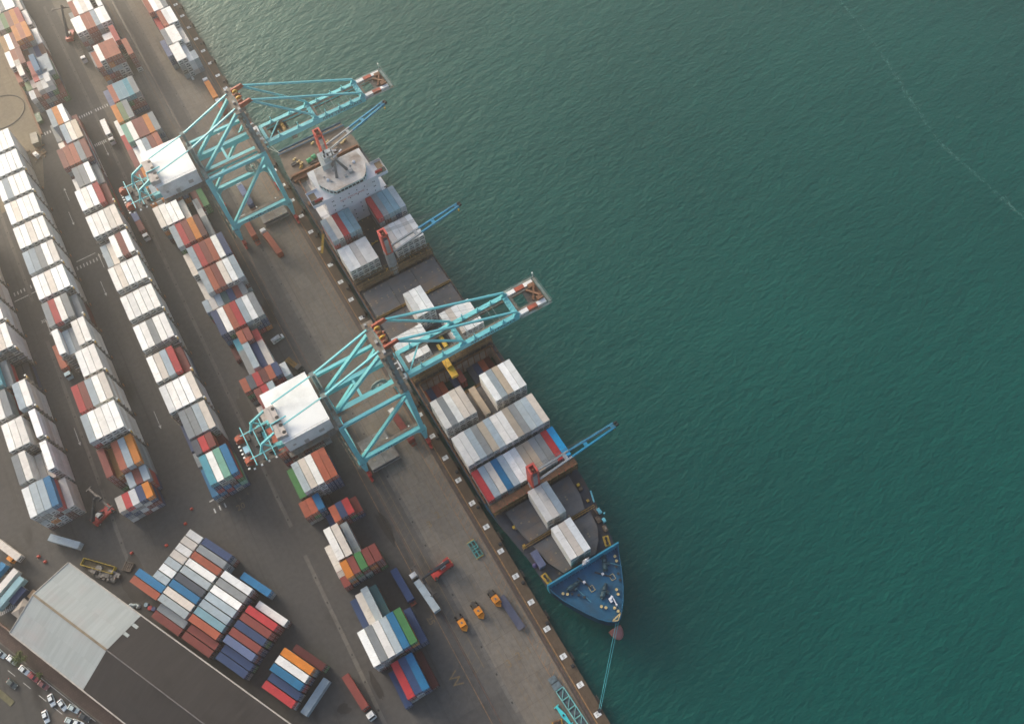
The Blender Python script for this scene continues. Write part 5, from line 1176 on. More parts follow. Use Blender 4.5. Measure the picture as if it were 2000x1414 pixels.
t = empty('steel_plate_stack',(-6.6,24.4,.03),.06); b = MB(); b.box(-1.4,1.4,-2.0,0,0,.8); b.box(-1.3,1.3,.3,2.2,0,.6); P(b,'plates',mat('blue grey plates',(.10,.14,.16),.7,var=.3,dirt=(.05,.06,.06),scale=1),t); tag(t,'blue-grey stacked plates lying before the long aqua frame','plates')
t = empty('lifting_beam',(-9.3,15.0,.03),.16); b = MB(); b.add([(-.3,-3.3,.2),(.3,-3.3,.2),(.75,0,.2),(.3,3.3,.2),(-.3,3.3,.2),(-.75,0,.2),(-.3,-3.3,.8),(.3,-3.3,.8),(.75,0,.8),(.3,3.3,.8),(-.3,3.3,.8),(-.75,0,.8)],[(5,4,3,2,1,0),(6,7,8,9,10,11)]+[(i,(i+1)%6,6+(i+1)%6,6+i) for i in range(6)]); b.box(-.9,.9,-3.5,-3.2,.2,.7); b.box(-.9,.9,3.2,3.5,.2,.7); P(b,'beam',mat('vivid aqua',(.05,.50,.52),.45,var=.1),t)
b = MB(); b.cbox(0,0,.9,.5,.6,.25); P(b,'lifting_eye',INK,t); tag(t,'vivid aqua lifting beam lying alone beside the long aqua frame','lifting gear','lifting gear lying on the apron')
t = empty('gear_cradle',(-12.4,12.6,.03),-.2); b = MB()
for k in range(3): b.box(-1.3,1.3,-2+k*2,-1.7+k*2,.2,.9); b.box(-1.3+k*1.2,-1.1+k*1.2,-2,2.3,.2,.7)
P(b,'cradle',BROWNR,t); b = MB(); b.box(-1.6,-1.3,-2,2.3,.2,.6); b.box(1.3,1.6,-2,2.3,.2,.6); b.cbox(0,-2.4,.6,2.8,.4,.5); P(b,'side_beam',YEL,t); tag(t,'yellow and brown gear cradle cut by the bottom edge','lifting gear','lifting gear lying on the apron')
t = empty('mobile_generator',(-24.6,15.2,.03),.3); b = MB(); b.box(-1.1,1.1,-1.6,1.6,.6,1.8); P(b,'housing',mat('grey green housing',(.18,.21,.17),.6,var=.3),t); b = MB(); b.bar((-.6,1.8,1.5),(-.9,4.0,1.9),.15,.15); b.bar((.4,1.8,1.5),(.2,3.6,1.9),.15,.15); P(b,'drawbar',TEALG,t); wheels(t,[(s*1.0,0) for s in (-1,1)],.5,.3); tag(t,'grey-green trailer machine beside the lane rail at the bottom','generator')
# hatch covers landed on the quay
def landed(x,y,n,w,l,label,ang=0.0):
    t = empty('hatch_cover_pile',(x,y,.03),ang)
    for k in range(n):
        b = MB(); o_ = (k%2)*.5-.2; b.mi = 0; b.box(-w/2+o_*1.1,w/2+o_,-l/2-o_,l/2-o_*.6,k*.95,k*.95+.8)
        for q in range(6): b.box(-w/2+o_+.3+q*w/6.3,-w/2+o_+.5+q*w/6.3,-l/2-o_-.05,-l/2-o_,k*.95+.1,k*.95+.8)
        b.mi = 1
        if k == n-1:
            for xx,yy in ((-1.6,.5),(1.2,1.4),(-3,-3),(3,2.4),(2.6,-2.6)):
                for a_,c_,e_,f_ in ((-.3,.3,-.3,-.2),(-.3,.3,.2,.3),(-.3,-.2,-.3,.3),(.2,.3,-.3,.3)): b.box(xx+a_,xx+c_,yy+e_,yy+f_,k*.95+.8,k*.95+.86)
            b.mi = 2; b.box(-.06,.06,-l/2-o_,l/2-o_*.6,k*.95+.8,k*.95+.82); b.box(-w/2+.2,w/2,-.05,.05,k*.95+.8,k*.95+.82)
        else:
            b.mi = 2; b.box(-w/2+.2,w/2-.2,-l/2-.1,l/2,k*.95+.8,k*.95+.95)
        P(b,'hatch_cover',[HATP2,BOLL,SDECK],t)
    tag(t,label,'hatch cover','hatch covers landed on the quay')
HATP2 = mat('landed hatch grey', (.20,.195,.18), .7, var=.3, dirt=(.11,.085,.07), dfac=.8, scale=.5)
landed(-9.6,246.2,3,11.0,7.0,'pile of grey hatch covers half under the portal beam of crane 02'); landed(-19.2,124.6,3,10.8,12.6,'pile of rusty grey hatch covers on the quay under crane 01')
# mooring gear on the quay edge
bolls = []
for k in range(-2, 30):
    y = 10.6+k*15.4
    b = MB(); b.disc((0,0,0),.42,.55,12); b.tube((0,0,.55),(0,0,.75),.62,12,.5); b.box(-.6,.6,-.6,.6,0,.06)
    if not bolls: o = b.build('mooring_bollard',INK)
    else: o = link(bpy.data.objects.new('mooring_bollard',bolls[0]))
    bolls.append(o.data); o.location = (.95+.1,y,.012); tag(o,'black mooring bollard on the brown quay edge','bollard','mooring bollards along the quay edge')
fend = None
for k in range(-2, 30):
    y = 13.4+k*15.4; b = MB(); b.mi = 0; b.box(0,.7,-1.1,1.1,-2.9,-.2); b.mi = 1; b.box(.7,.82,-1.4,1.4,-3.0,-.1); b.box(.0,.75,-1.5,-1.4,-.3,-.15); b.box(0,.75,1.4,1.5,-.3,-.15)
    if fend is None: o = b.build('quay_fender',[BLACK,DARK]); fend = o.data
    else: o = link(bpy.data.objects.new('quay_fender',fend))
    o.location = (QX+.01,y,0); tag(o,'dark rubber fender on the quay wall above the water','fender','fenders along the quay wall')
for a,c,l in (((19.3,29.2,9.6),(1.05,10.9,.55),'teal mooring line from the bow to the quay, inner of the pair'),((20.4,29.3,9.6),(1.15,10.3,.55),'teal mooring line from the bow to the quay, outer of the pair')):
    A_ = Vector(a); C_ = Vector(c); pts = []
    for i in range(13):
        f = i/12; p = A_.lerp(C_,f); p.z -= 1.6*math.sin(math.pi*f); pts.append(tuple(p))
    b = MB(); b.path(pts,.085,6); tag(b.build('mooring_line',mat('teal hawser',(.07,.36,.40),.7,var=.15)),l,'rope','mooring lines at the bow')
for a,c,l in (((5.2,270.8,6.4),(1.05,303.2,.6),'pale mooring line from the stern to the quay, long one'),((5.4,271.8,6.4),(1.05,288.0,.6),'pale mooring line from the stern to the quay, short one')):
    A_ = Vector(a); C_ = Vector(c); b = MB(); b.path([tuple(A_.lerp(C_,i/8)-Vector((0,0,1.0*math.sin(math.pi*i/8)))) for i in range(9)],.07,5); tag(b.build('mooring_line',mat('pale hawser',(.40,.42,.38),.7,var=.15)),l,'rope','mooring lines at the stern')
# ================================================================== landward corner: warehouse, street, parked cars
WANG = math.atan2(-.883,.469)
wd = Vector((.469,-.883,0)); wp = Vector((-.883,-.469,0))
wt = empty('warehouse', (-129.4,140.2,0), WANG)          # local x runs along the ridge, local y towards the yard (+) / street (-)
WW, WL = 25.4, 100.0; EZ, RZ = 8.0, 11.6; SPL = 33.4
def roofm(name, c, c2, st):
    m = bpy.data.materials.new(name); m.use_nodes = True; nt = m.node_tree; b = nt.nodes["Principled BSDF"]; b.inputs['Roughness'].default_value = .85; b.inputs['Specular IOR Level'].default_value = .2
    tc = N(nt,"ShaderNodeTexCoord").outputs['Object']
    br = N(nt,"ShaderNodeTexBrick"); br.inputs['Scale'].default_value = 1; br.inputs['Brick Width'].default_value = 1.1; br.inputs['Row Height'].default_value = 6.2; br.inputs['Mortar Size'].default_value = .02
    br.inputs['Color1'].default_value = (.90,.90,.90,1); br.inputs['Color2'].default_value = (1.07,1.07,1.07,1); br.inputs['Mortar'].default_value = (.8,.8,.8,1); nt.links.new(tc, br.inputs['Vector'])
    col = mixrgb(nt, ramp(nt, noise(nt, mapping(nt,tc,(.9,.06,.3)),1.0,6,.65),.35,.7), c, c2)
    col = mixrgb(nt, ramp(nt, noise(nt, mapping(nt,tc,(.08,.12,.1)),1.0,5,.6),.52,.75), col, st)
    nt.links.new(mixrgb(nt, .8, col, br.outputs['Color'],'MULTIPLY'), b.inputs['Base Color']); return m
RL = roofm('light roof sheeting', (.33,.36,.35), (.37,.40,.39), (.36,.35,.34)); RD = roofm('dark roof sheeting', (.034,.031,.031), (.044,.040,.040), (.024,.022,.022))
WALLM = mat('warehouse wall', (.42,.41,.37), .7, var=.12, dirt=(.2,.16,.12), scale=.4)
b = MB(); b.box(0,WL,-WW,0,0,EZ-.4); b.add([(0,-WW,EZ-.4),(0,0,EZ-.4),(0,-WW/2,RZ-.4)],[(0,2,1)]); b.build('wall', WALLM, wt)
def roofpart(x0,x1,m,nm):
    b = MB(); e = .9
    for s in (0,1):
        ya = e if s==0 else -WW-e; 
        v = [(x0,ya,EZ-.28),(x1,ya,EZ-.28),(x1,-WW/2,RZ),(x0,-WW/2,RZ)]; u = [(p[0],p[1],p[2]-.16) for p in v]
        f = [(0,1,2,3),(7,6,5,4),(0,4,5,1),(1,5,6,2),(3,2,6,7),(0,3,7,4)]
        b.add(v+u, f if s==0 else [q[::-1] for q in f])
    return b.build(nm, m, wt)
roofpart(-1.0,SPL,RL,'light_roof'); roofpart(SPL+.05,WL,RD,'dark_roof')
b = MB(); b.bar((-1,-WW/2,RZ+.06),(SPL,-WW/2,RZ+.06),.7,.12); b.build('ridge_cap', mat('ochre ridge',(.20,.155,.10),.7,var=.2,dirt=(.12,.09,.06)), wt)
b = MB(); b.bar((SPL,-WW/2,RZ+.06),(WL,-WW/2,RZ+.06),.35,.1); b.build('ridge_strip', mat('dull ridge',(.11,.10,.10),.7,var=.2), wt)
b = MB(); b.bar((-1,1.0,EZ-.34),(WL,1.0,EZ-.34),.4,.3); b.bar((-1,-WW-1.0,EZ-.34),(WL,-WW-1.0,EZ-.34),.4,.3); b.bar((-1.1,.9,EZ-.2),(-1.1,-WW/2,RZ+.05),.3,.25); b.bar((-1.1,-WW-.9,EZ-.2),(-1.1,-WW/2,RZ+.05),.3,.25); b.build('gutter', mat('pale gutter',(.36,.33,.29),.6,var=.2), wt)
b = MB()
for x0,x1,s0,s1 in ((SPL+.1,SPL+2.4,.23,.31),(SPL+.1,SPL+2.2,.50,.58)):
    y0,y1 = .9-(WW/2)*s0*1.0,.9-(WW/2)*s1; z = lambda yy: EZ-.28+(.9-yy)/(WW/2+.9)*(RZ-EZ+.28)+.05
    b.quad((x0,y0,z(y0)),(x1,y0,z(y0)),(x1,y1,z(y1)),(x0,y1,z(y1)))
b.build('roof_sheet', RL, wt)
b = MB()
for x0,x1,s0,s1 in ((SPL+14,SPL+21,.30,.40),(SPL+6,SPL+10,.62,.7)):
    y0,y1 = -WW-.9+(WW/2)*s0,-WW-.9+(WW/2)*s1; z = lambda yy: EZ-.28+(yy+WW+.9)/(WW/2+.9)*(RZ-EZ+.28)+.05
    b.quad((x0,y0,z(y0)),(x1,y0,z(y0)),(x1,y1,z(y1)),(x0,y1,z(y1)))
b.build('patch_panel', mat('dark patch',(.022,.021,.022),.9,var=.1), wt)
for k in range(5):
    b = MB(); b.box(4+k*18,8.5+k*18,-.0,.06,.05,5.2); b.build('door', mat('roller door',(.20,.24,.24),.6,var=.2), wt)
tag(wt, 'long warehouse with a pale roof at one end and a dark roof beyond', 'warehouse')
t = empty('lean_to_shed', (-86.5,60.4,0), WANG); b = MB(); b.box(0,4,-5,0,0,4.0); b.build('wall', WALLM, t); b = MB(); b.add([(-.4,.4,3.9),(4.4,.4,3.9),(4.4,-5.4,4.7),(-.4,-5.4,4.7),(-.4,.4,3.8),(4.4,.4,3.8),(4.4,-5.4,4.6),(-.4,-5.4,4.6)],[(0,1,2,3),(7,6,5,4),(0,4,5,1),(1,5,6,2),(2,6,7,3),(3,7,4,0)]); b.build('roof', mat('shed roof pale green',(.40,.47,.44),.6,var=.12), t); tag(t,'small pale-roofed shed at the far corner of the dark warehouse roof','shed')
# street beyond the warehouse, pavement, kerb, wall
def along(o, u, v): return Vector((o[0],o[1],0))+wd*u+wp*v
def wsheet(name, m, u0,u1,v0,v1,z,z1=None,kind='structure'):
    q = [along((-129.4,140.2),u,v) for u,v in ((u0,v0),(u1,v0),(u1,v1),(u0,v1))]
    b = MB()
    if z1 is None: b.add([(p.x,p.y,z) for p in q],[(3,2,1,0)])
    else: b.prism([(p.x,p.y) for p in q],z,z1)
    o = b.build(name,m); 
    if kind: tag(o,kind=kind)
    return o
wsheet('pavement',PAVE,-60,140,27.4,31.6,.0,.14); wsheet('kerb',DRAIN,-60,140,31.6,32.0,.0,.17); wsheet('street',ROADM,-60,140,32.0,62,.012)
o = wsheet('boundary_wall',mat('boundary wall brown',(.16,.10,.075),.8,var=.3,dirt=(.3,.27,.22),scale=.6),-60,140,26.9,27.3,.0,2.2,None); tag(o,'low brown wall between the warehouse and the street','wall')
for k in range(16):
    p0 = along((-129.4,140.2),-20+k*7.5,36.6); b = MB(); b.bar((p0.x,p0.y,.02),(p0.x+wd.x*3.6,p0.y+wd.y*3.6,.02),.16,.012); tag(b.build('lane_markings',WORNW),kind='structure')
wsheet('parking_bay',mat('parking bay brown',(.10,.085,.072),.85,var=.25,scale=.3),26,70,34,46,.022)
wsheet('traffic_island',mat('island verge',(.12,.11,.06),.9,var=.3,dirt=(.05,.07,.02),scale=.8),-30,12,42.2,44.0,0,.2)
rail_ = wsheet('guard_fence',GREYP,8,40,32.2,32.35,.3,.8,None); tag(rail_,'grey guard fence between the street pavement and the parked cars','fence')
# cars
def car(x,y,ang,c,label,cat='car',dark=False):
    t = empty('parked_car',(x,y,.03),ang); m = mat('car paint %.2f %.2f %.2f'%c, c, .3, var=.04, spec=.6)
    b = MB(); sec = []
    for yy,z,w in ((-2.15,.62,.74),(-2.0,.78,.84),(-.95,.92,.87),(.2,.95,.88),(1.45,.98,.87),(2.0,.88,.84),(2.15,.62,.76)): sec.append([(-w,yy,.32),(w,yy,.32),(w+.02,yy,z*.72),(w-.08,yy,z),(-w+.08,yy,z),(-w-.02,yy,z*.72)])
    b.loft(sec); P(b,'body',m,t)
    b = MB(); b.loft([[(-.72,-1.0,.9),(.72,-1.0,.9),(.76,1.55,.95),(-.76,1.55,.95)],[(-.60,-.35,1.42),(.60,-.35,1.42),(.62,.95,1.44),(-.62,.95,1.44)]]); P(b,'window',GLASS,t)
    b = MB(); b.prism([(-.60,-.36),(.60,-.36),(.62,.96),(-.62,.96)],1.43,1.49); P(b,'roof',m,t)
    wheels(t,[(s*.76,yy) for s in (-1,1) for yy in (-1.35,1.35)],.31,.2)
    for s in (-1,1):
        b = MB(); b.cbox(s*.58,-2.13,.66,.34,.08,.16); P(b,'headlight',HEADL,t)
        b = MB(); b.cbox(s*.62,2.13,.74,.3,.08,.16); P(b,'tail_light',TAILL,t)
    tag(t,label,cat,'cars on the street behind the warehouse'); return t
wa = WANG+math.pi/2
WH = (.66,.70,.70); SIL = (.42,.50,.50); BLK = (.03,.035,.04); RDC = (.32,.03,.04); MAR = (.16,.045,.05)
car(-161.0,127.2,wa,SIL,'silver car cut by the left edge, foremost in the kerb line'); car(-158.2,123.2,wa,WH,'white car parked at the kerb before the tree'); car(-155.4,117.7,wa,WH,'white car at the kerb just past the tree'); car(-153.2,113.8,wa,RDC,'bright crimson car in the kerb line behind the white one')
car(-151.0,109.6,wa+.05,MAR,'dark maroon car at the end of the kerb line'); car(-149.9,103.6,.06,WH,'white car standing straight across the parking bay'); car(-147.2,100.3,.28,WH,'white car with a dark rear window slanting in the parking bay'); car(-144.3,97.2,.62,SIL,'silver-blue car beside the black one at the pavement'); car(-141.9,92.8,.62,BLK,'black car with red tail lamps beside the pavement')
car(-146.2,93.9,.72,SIL,'pale car cut by the bottom edge, pair outer'); car(-144.4,92.2,.72,WH,'white car cut by the bottom edge, pair inner'); car(-153.0,99.6,.02,WH,'white car alone in the middle of the parking bay'); car(-160.2,115.6,wa,(.05,.07,.07),'dark green-grey car driving on the street by the island')
# trees
LEAF = bpy.data.materials.new('leaf'); LEAF.use_nodes = True; nt = LEAF.node_tree; bb = nt.nodes["Principled BSDF"]; bb.inputs['Roughness'].default_value = .7
nt.links.new(mixrgb(nt, noise(nt, N(nt,"ShaderNodeNewGeometry").outputs['Position'],1.2,3), (.040,.075,.012), (.13,.16,.03)), bb.inputs['Base Color'])
BARK = mat('bark',(.09,.06,.04),.9,var=.3)
def tree(x,y,r,h,label,n=420,seed=1):
    t = empty('street_tree',(x,y,.03)); b = MB(); rr = random.Random(seed); b.tube((0,0,0),(.1,.05,h*.55),.16,7,.10); tips = []
    for k in range(7):
        a = k*.9+rr.random(); q = (r*.62*math.cos(a),r*.62*math.sin(a),h*rr.uniform(.68,.95)); b.tube((.1,.05,h*rr.uniform(.4,.55)),q,.07,5,.02); tips.append(q)
    P(b,'trunk',BARK,t); b = MB()
    for k in range(n):
        c_ = rr.choice(tips) if k%5 else (0,0,h); d = Vector((rr.gauss(0,1),rr.gauss(0,1),rr.gauss(0,.7))); d = d.normalized()*(r*.52*rr.random()**.5); p = Vector(c_)+d
        u = Vector((rr.gauss(0,1),rr.gauss(0,1),rr.gauss(0,.4))).normalized()*rr.uniform(.16,.34); w = u.orthogonal().normalized()*rr.uniform(.08,.16); w.rotate(Matrix.Rotation(rr.random()*6,3,u.normalized()))
        b.quad(p-u,p+w,p+u,p-w)
    P(b,'crown',LEAF,t); tag(t,label,'tree','street trees')
tree(-154.3,120.6,2.4,5.2,'round green street tree between two white cars',700,2); tree(-150.6,112.6,1.1,2.8,'small green shrub-like tree by the maroon car',160,3)
# trailers and clutter near the warehouse head
def boxtrailer(x,y,ang,c,label,txt=None,tractor=None,L=12.2):
    t = lorry(x,y,ang,label,None,L-.3,cab=tractor or CABW,cabon=tractor is not None,chassis=CHAD,grp='trailers near the warehouse',name='box_trailer')
    M = Matrix.Translation((x,y,0)) @ Matrix.Rotation(ang,4,'Z'); p = M @ Vector((0,1.2+L/2,0))
    container(p.x,p.y,1.36,L if L>10 else L4,2.6,c,'%s container on the %s'%(CC[c][1],label),'containers near the warehouse',ang,force=True)
va = math.atan2(DP[1],DP[0])-math.pi/2
boxtrailer(-149.6,156.2,va+math.pi+math.pi,'B','trailer at the left edge behind the orange tractor',tractor=CABO)
boxtrailer(-146.4,151.6,va,'w','trailer with a white box at the left edge, middle of three'); boxtrailer(-145.3,147.8,va,'s','trailer with a steel-blue box at the left edge, lowest of three')
container(-150.0,142.6,0,L2,2.6,'b','navy short container on the ground below the left-edge trailers','containers near the warehouse',va,force=True)
boxtrailer(-144.9,153.6,WANG+math.pi/2+math.pi+math.pi,'e','trailer with a beige box and blue front ahead of the warehouse',L=12.2)
a2 = math.atan2(-10.2,9.9)+math.pi/2
boxtrailer(-124.6,146.8,a2,'g','trailer with a pale grey box beside the yellow skip')
t = empty('open_skip',(-122.6,138.2,.03),a2); b = MB(); b.box(-1.2,1.2,-6.2,6.2,.3,.5); b.box(-1.3,-1.15,-6.2,6.2,.3,2.0); b.box(1.15,1.3,-6.2,6.2,.3,2.0); b.box(-1.3,1.3,-6.3,-6.15,.3,2.0); b.box(-1.3,1.3,6.15,6.3,.3,2.0)
for k in range(8): b.box(-1.4,-1.3,-6+k*1.7,-5.8+k*1.7,.3,2.0); b.box(1.3,1.4,-6+k*1.7,-5.8+k*1.7,.3,2.0)
P(b,'body',mat('skip yellow',(.52,.36,.02),.55,var=.15,dirt=(.25,.16,.03),scale=.7),t); b = MB(); b.box(-1.1,1.1,-6.1,6.1,.5,.9); P(b,'load',mat('dark scrap load',(.10,.08,.04),.9,var=.5,scale=1.5),t); tag(t,'long yellow open skip between the grey trailer and the warehouse','skip')
t = empty('scrap_heap',(-121.6,134.6,.03),a2); b = MB(); rr = random.Random(2)
for k in range(40): b.cbox(rr.uniform(-1.6,1.6),rr.uniform(-5,5),rr.uniform(.2,1.6),rr.uniform(.4,1.8),rr.uniform(.5,2.4),rr.uniform(.2,.8))
P(b,'scrap',mat('grey scrap',(.20,.185,.165),.8,var=.5,dirt=(.08,.06,.05),scale=1.0),t); tag(t,'heap of grey scrap against the warehouse behind the yellow skip','scrap heap')
t = empty('pallet_crate',(-113.7,132.8,.03),a2); b = MB()
for k in range(5): b.box(-1.6,1.6,-1.5+k*.7,-1.1+k*.7,.1,.8)
b.box(-1.6,-1.4,-1.5,1.7,0,1.1); b.box(1.4,1.6,-1.5,1.7,0,1.1); P(b,'slats',mat('weathered timber',(.14,.11,.085),.85,var=.3),t); tag(t,'slatted brown crate behind the pale grey trailer','crate')
for k,(x,y,c,l) in enumerate(((-112.4,116.6,(.20,.30,.36),'blue-grey drum beside the warehouse'),(-111.6,114.9,(.36,.02,.03),'red drum beside the warehouse'),(-110.6,113.9,(.03,.05,.16),'dark blue drum beside the warehouse'))):
    t = empty('oil_drum',(x,y,.03)); b = MB(); b.tube((0,0,0),(0,0,1.2),.75,14); b.torus((0,0,.4),.75,.05,14,5); b.torus((0,0,.8),.75,.05,14,5); P(b,'drum',mat('drum %d'%k,c,.5,var=.15),t); b = MB(); b.disc((.3,0,1.2),.12,.05,8); P(b,'cap',GREYP,t); tag(t,l,'drum')
t = empty('waste_pile',(-116.2,118.6,.03)); b = MB(); rr = random.Random(12)
for k in range(16): b.dome((rr.uniform(-1.4,1.4),rr.uniform(-1,1),0),rr.uniform(.4,.8),8,3,1.2)
P(b,'bags',mat('pale waste bags',(.40,.46,.47),.6,var=.3,scale=1.0),t); tag(t,'pale waste bags heaped by the warehouse wall','waste')
t = empty('canopy_tent',(-150.0,137.4,.03),va); b = MB(); b.loft([[(-2.2,-3,2.2),(2.2,-3,2.2),(2.2,3,2.2),(-2.2,3,2.2)],[(-.15,-.6,3.5),(.15,-.6,3.5),(.15,.6,3.5),(-.15,.6,3.5)]]); P(b,'roof',mat('worn canvas',(.27,.24,.21),.8,var=.15,scale=.8),t); b = MB()
for sx in (-2.1,2.1):
    for sy in (-2.9,2.9): b.tube((sx,sy,0),(sx,sy,2.2),.06,6)
P(b,'pole',GREYP,t); tag(t,'worn grey canvas canopy at the head of the warehouse','canopy')
for x,y,l in ((-146.0,141.0,'small brown crate beside the canvas canopy, upper one'),(-151.8,132.8,'small brown crate below the canvas canopy, lower one')):
    t = empty('wooden_crate',(x,y,.03),va); b = MB(); b.box(-.9,.9,-1.4,1.4,0,1.2); 
    for k in range(4): b.box(-.95,.95,-1.3+k*.85,-1.2+k*.85,0,1.25)
    P(b,'body',mat('light timber',(.36,.23,.13),.8,var=.2),t); b = MB(); b.box(-.92,.92,-1.42,1.42,1.25,1.32); P(b,'lid',mat('light timber lid',(.40,.27,.16),.8,var=.2),t); tag(t,l,'crate')
cone = None
for x,y,l in ((-111.2,137.0,'red barrier block near the pale grey trailer'),(-99.5,133.1,'red barrier block between the warehouse yard and slanted block'),(-90.9,137.0,'red barrier block at the tip of the slanted block'),(-140.6,153.5,'red barrier block near the beige trailer, upper'),(-139.1,150.4,'red barrier block near the beige trailer, lower'),(-87.0,141,'red barrier block in the open yard above the slanted block'),(-133,168,'small red block on the open asphalt left of the second row')):
    t = empty('barrier_block',(x,y,.03)); b = MB(); b.loft([[(-.55,-.45,0),(.55,-.45,0),(.55,.45,0),(-.55,.45,0)],[(-.4,-.25,.9),(.4,-.25,.9),(.4,.25,.9),(-.4,.25,.9)]]); P(b,'block',mat('barrier red',(.50,.05,.03),.5,var=.1),t); tag(t,l,'barrier')
# upper left: side road, verge, parked shed, gear
b = MB(); b.add([(-200,300,.010),(-92,320,.010),(-84.5,352,.010),(-84.5,480,.010),(-200,480,.010)],[(0,1,2,3,4)]); tag(b.build('access_road',ground_mat('buff access road',(.20,.165,.115),(.24,.20,.145))),kind='structure')
b = MB(); b.prism([(-84.6,352),(-83.6,352),(-83.6,480),(-84.6,480)],0,.8); tag(b.build('boundary_wall',BROWNR),'rusty brown wall between the top-left block and the access road','wall')
b = MB(); b.torus((-97,378,.05),11,.25,30,5); tag(b.build('kerb',DRAIN),kind='structure')
t = empty('site_cabin',(-87.2,348.6,.03),-.1); b = MB(); b.box(-1.5,1.5,-3.4,3.4,.3,2.9); P(b,'walls',mat('cabin olive grey',(.20,.19,.14),.7,var=.2),t); b = MB(); b.box(-1.6,1.6,-3.5,3.5,2.9,3.05); P(b,'roof',mat('cabin roof buff',(.33,.30,.24),.7,var=.2),t); tag(t,'buff-roofed site cabin beyond the far end of the second row','cabin')
t = empty('green_skip',(-82.2,362,.03),0); b = MB(); b.box(-1.2,1.2,-3,3,.2,1.8); P(b,'body',mat('dark green skip',(.03,.10,.05),.6,var=.4,dirt=(.3,.32,.3),scale=2),t); tag(t,'dark green equipment skid beside the top-left block','equipment')
t = empty('white_cabinet',(-89.6,340.0,.03),.3); b = MB(); b.box(-.9,.9,-1.5,1.5,0,1.8); P(b,'body',CABW,t); b = MB(); b.box(-.6,.6,-1.0,-.2,1.8,1.9); P(b,'hatch',GREYP,t); tag(t,'white cabinet in the rough corner above the second row','cabinet')
rr = random.Random(77); b = MB()
for k in range(46): b.cbox(rr.uniform(-97,-85),rr.uniform(337,346),.2,rr.uniform(.3,1.4),rr.uniform(.3,1.4),rr.uniform(.2,.8))
tag(b.build('debris',mat('rusty debris',(.20,.12,.06),.8,var=.6,dirt=(.4,.37,.32),scale=1.0)),kind='stuff')
# reefer racks between the white blocks
RACK = mat('rack galvanised', (.23,.21,.18), .7, var=.3, dirt=(.2,.11,.05), scale=.9)
def rack(x0,x1,y,h,label):
    t = empty('reefer_rack',((x0+x1)/2,y,0)); hw = (x1-x0)/2; b = MB()
    for k in range(6):
        for q in (-.35,.35): b.bar((-hw+k*2*hw/5,q,0),(-hw+k*2*hw/5,q,h),.14,.14)
    P(b,'frame',RACK,t)
    for z in (2.9,5.8,8.7,h-.4):
        b = MB(); b.box(-hw-.4,hw+.6,-.42,.42,z-.08,z); b.box(-hw-.4,hw+.6,-.44,-.40,z+.9,z+.95); P(b,'walkway',GRATE,t)
    b = MB(); b.bar((hw+.5,-.3,h-.4),(hw+.5,.3,h-.4),.12,1.2); b.box(hw+.2,hw+.7,-.45,.45,h+.5,h+.6); b.bar((hw+.9,0,0),(hw+.9,0,1.1),.16,.16); P(b,'end_guard',YEL,t)
    b = MB(); b.tube((hw+.3,0,h-.4),(hw+.3,0,h+1.6),.06,5); b.cbox(hw+.4,0,h+1.7,.7,.5,.25); P(b,'floodlight',LAMP,t)
    b = MB(); b.box(hw+.7,hw+1.0,-.5,.5,0,.9); P(b,'bump_post',mat('rusty orange post',(.26,.10,.03),.7,var=.3),t)
    tag(t,label,'reefer rack','racks between the white container blocks')
for nm,x0,x1,ys,h in (('outermost row',-133.7,-120.8,[173.7+14.6*k for k in range(1,8)],12.4),('second row',-106.2,-93.3,[173.6,188.4,203.1]+[217.5+14.6*k for k in range(8)],12.8),('third row',-78.2,-65.3,[171.9,186.0,202.0,217.4,233.2,248.8,264.4,280.6],12.2)):
    for k,y in enumerate(ys): rack(x0,x1,y,h,'grey steel access rack, %s gap up the %s' % (ORD[k],nm))
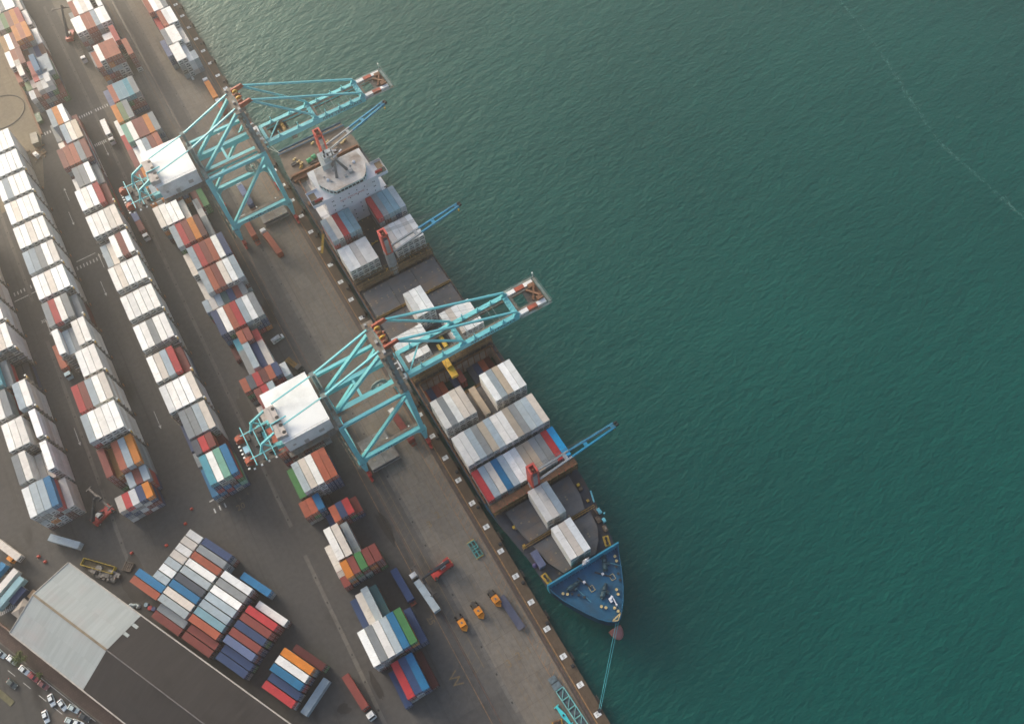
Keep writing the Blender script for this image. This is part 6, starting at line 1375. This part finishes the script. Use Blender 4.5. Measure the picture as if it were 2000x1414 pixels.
# lamp standards at the stacks
# ------------------------------------------------------------------ the mass of hidden and smallest containers
if STUFF:
    vs, fs, cs = [], [], []
    def put(V, F, x, y, z, c_, s_, col, mul=None):
        n = len(vs)
        for px,py,pz in V: vs.append((x+px*c_-py*s_, y+px*s_+py*c_, z+pz))
        for i,q in enumerate(F):
            fs.append(tuple(k+n for k in q)); cc_ = col if mul is None else mul[i]
            cs.extend([(*cc_,1)]*len(q))
    SH = {}
    for x,y,z,L,H,col,rz,top,reefer in STUFF:
        c_,s_ = math.cos(rz),math.sin(rz)
        if top:
            k = (L,H,reefer)
            if k not in SH: q_ = MB(); shell(q_,L,H,reefer); SH[k] = q_
            put(SH[k].v, SH[k].f, x,y,z,c_,s_,col)
        else:
            q_ = MB(); q_.box(-WID/2+.01,WID/2-.01,-L/2+.01,L/2-.01,0,H); q_.f = q_.f[1:]; put(q_.v,q_.f,x,y,z,c_,s_,col)
        d_ = (unit_mb if reefer else door_mb)(L,H)
        pal = [(.50,.52,.49),(.012,.013,.014),(.6,.6,.58)] if reefer else [col,(.60,.60,.58)]
        if reefer and L > 7: pal[0] = tuple(.8*v for v in col)
        put(d_.v, d_.f, x,y,z-0.0,c_,s_,col,[pal[m_] for m_ in d_.m])
    me = bpy.data.meshes.new('container_mass'); me.from_pydata(vs,[],fs); me.materials.append(PAINTV)
    ca = me.color_attributes.new('Col','FLOAT_COLOR','CORNER'); ca.data.foreach_set('color',[v for c_ in cs for v in c_]); me.update()
    tag(link(bpy.data.objects.new('container_mass',me)),'lower tiers of stacked containers beneath the visible ones','containers',kind='stuff')
# thin line of foam drifting on the open water
FOAM = mat('sea foam', (.10,.24,.21), .6, var=.3)
b = MB(); rr = random.Random(3)
FP = [(276.8,238.8),(270.5,216.6),(265,189.2),(259.2,167.6),(253,149.5),(246.6,126.2),(246.6,112.3),(246.7,92.7),(246.4,78.9),(246,62.8),(244,40)]
for (x0,y0),(x1,y1) in zip(FP,FP[1:]):
    for k in range(46):
        f = rr.random(); sp = rr.gauss(0,.55); w = rr.uniform(.03,.13); l = rr.uniform(.2,1.1); x = x0+(x1-x0)*f+sp; y = y0+(y1-y0)*f; t_ = (x1-x0)/(y1-y0)*l+rr.uniform(-.3,.3)
        b.add([(x-w,y,WZ+.02),(x-t_,y-l,WZ+.02),(x+w,y,WZ+.02),(x+t_,y+l,WZ+.02)],[(0,1,2,3)])
tag(b.build('foam',FOAM),kind='stuff')
# ------------------------------------------------------------------ haze
hm = bpy.data.materials.new('haze'); hm.use_nodes = True; nt = hm.node_tree; nt.nodes.remove(nt.nodes["Principled BSDF"])
pv = N(nt,"ShaderNodeVolumePrincipled"); pv.inputs['Color'].default_value = (.97,.96,.90,1); pv.inputs['Density'].default_value = HAZE; pv.inputs['Anisotropy'].default_value = .75
nt.links.new(pv.outputs[0], nt.nodes['Material Output'].inputs['Volume'])
b = MB(); b.box(-1550,1550,-1350,1950,-8.5,300); tag(b.build('haze',hm),kind='stuff')
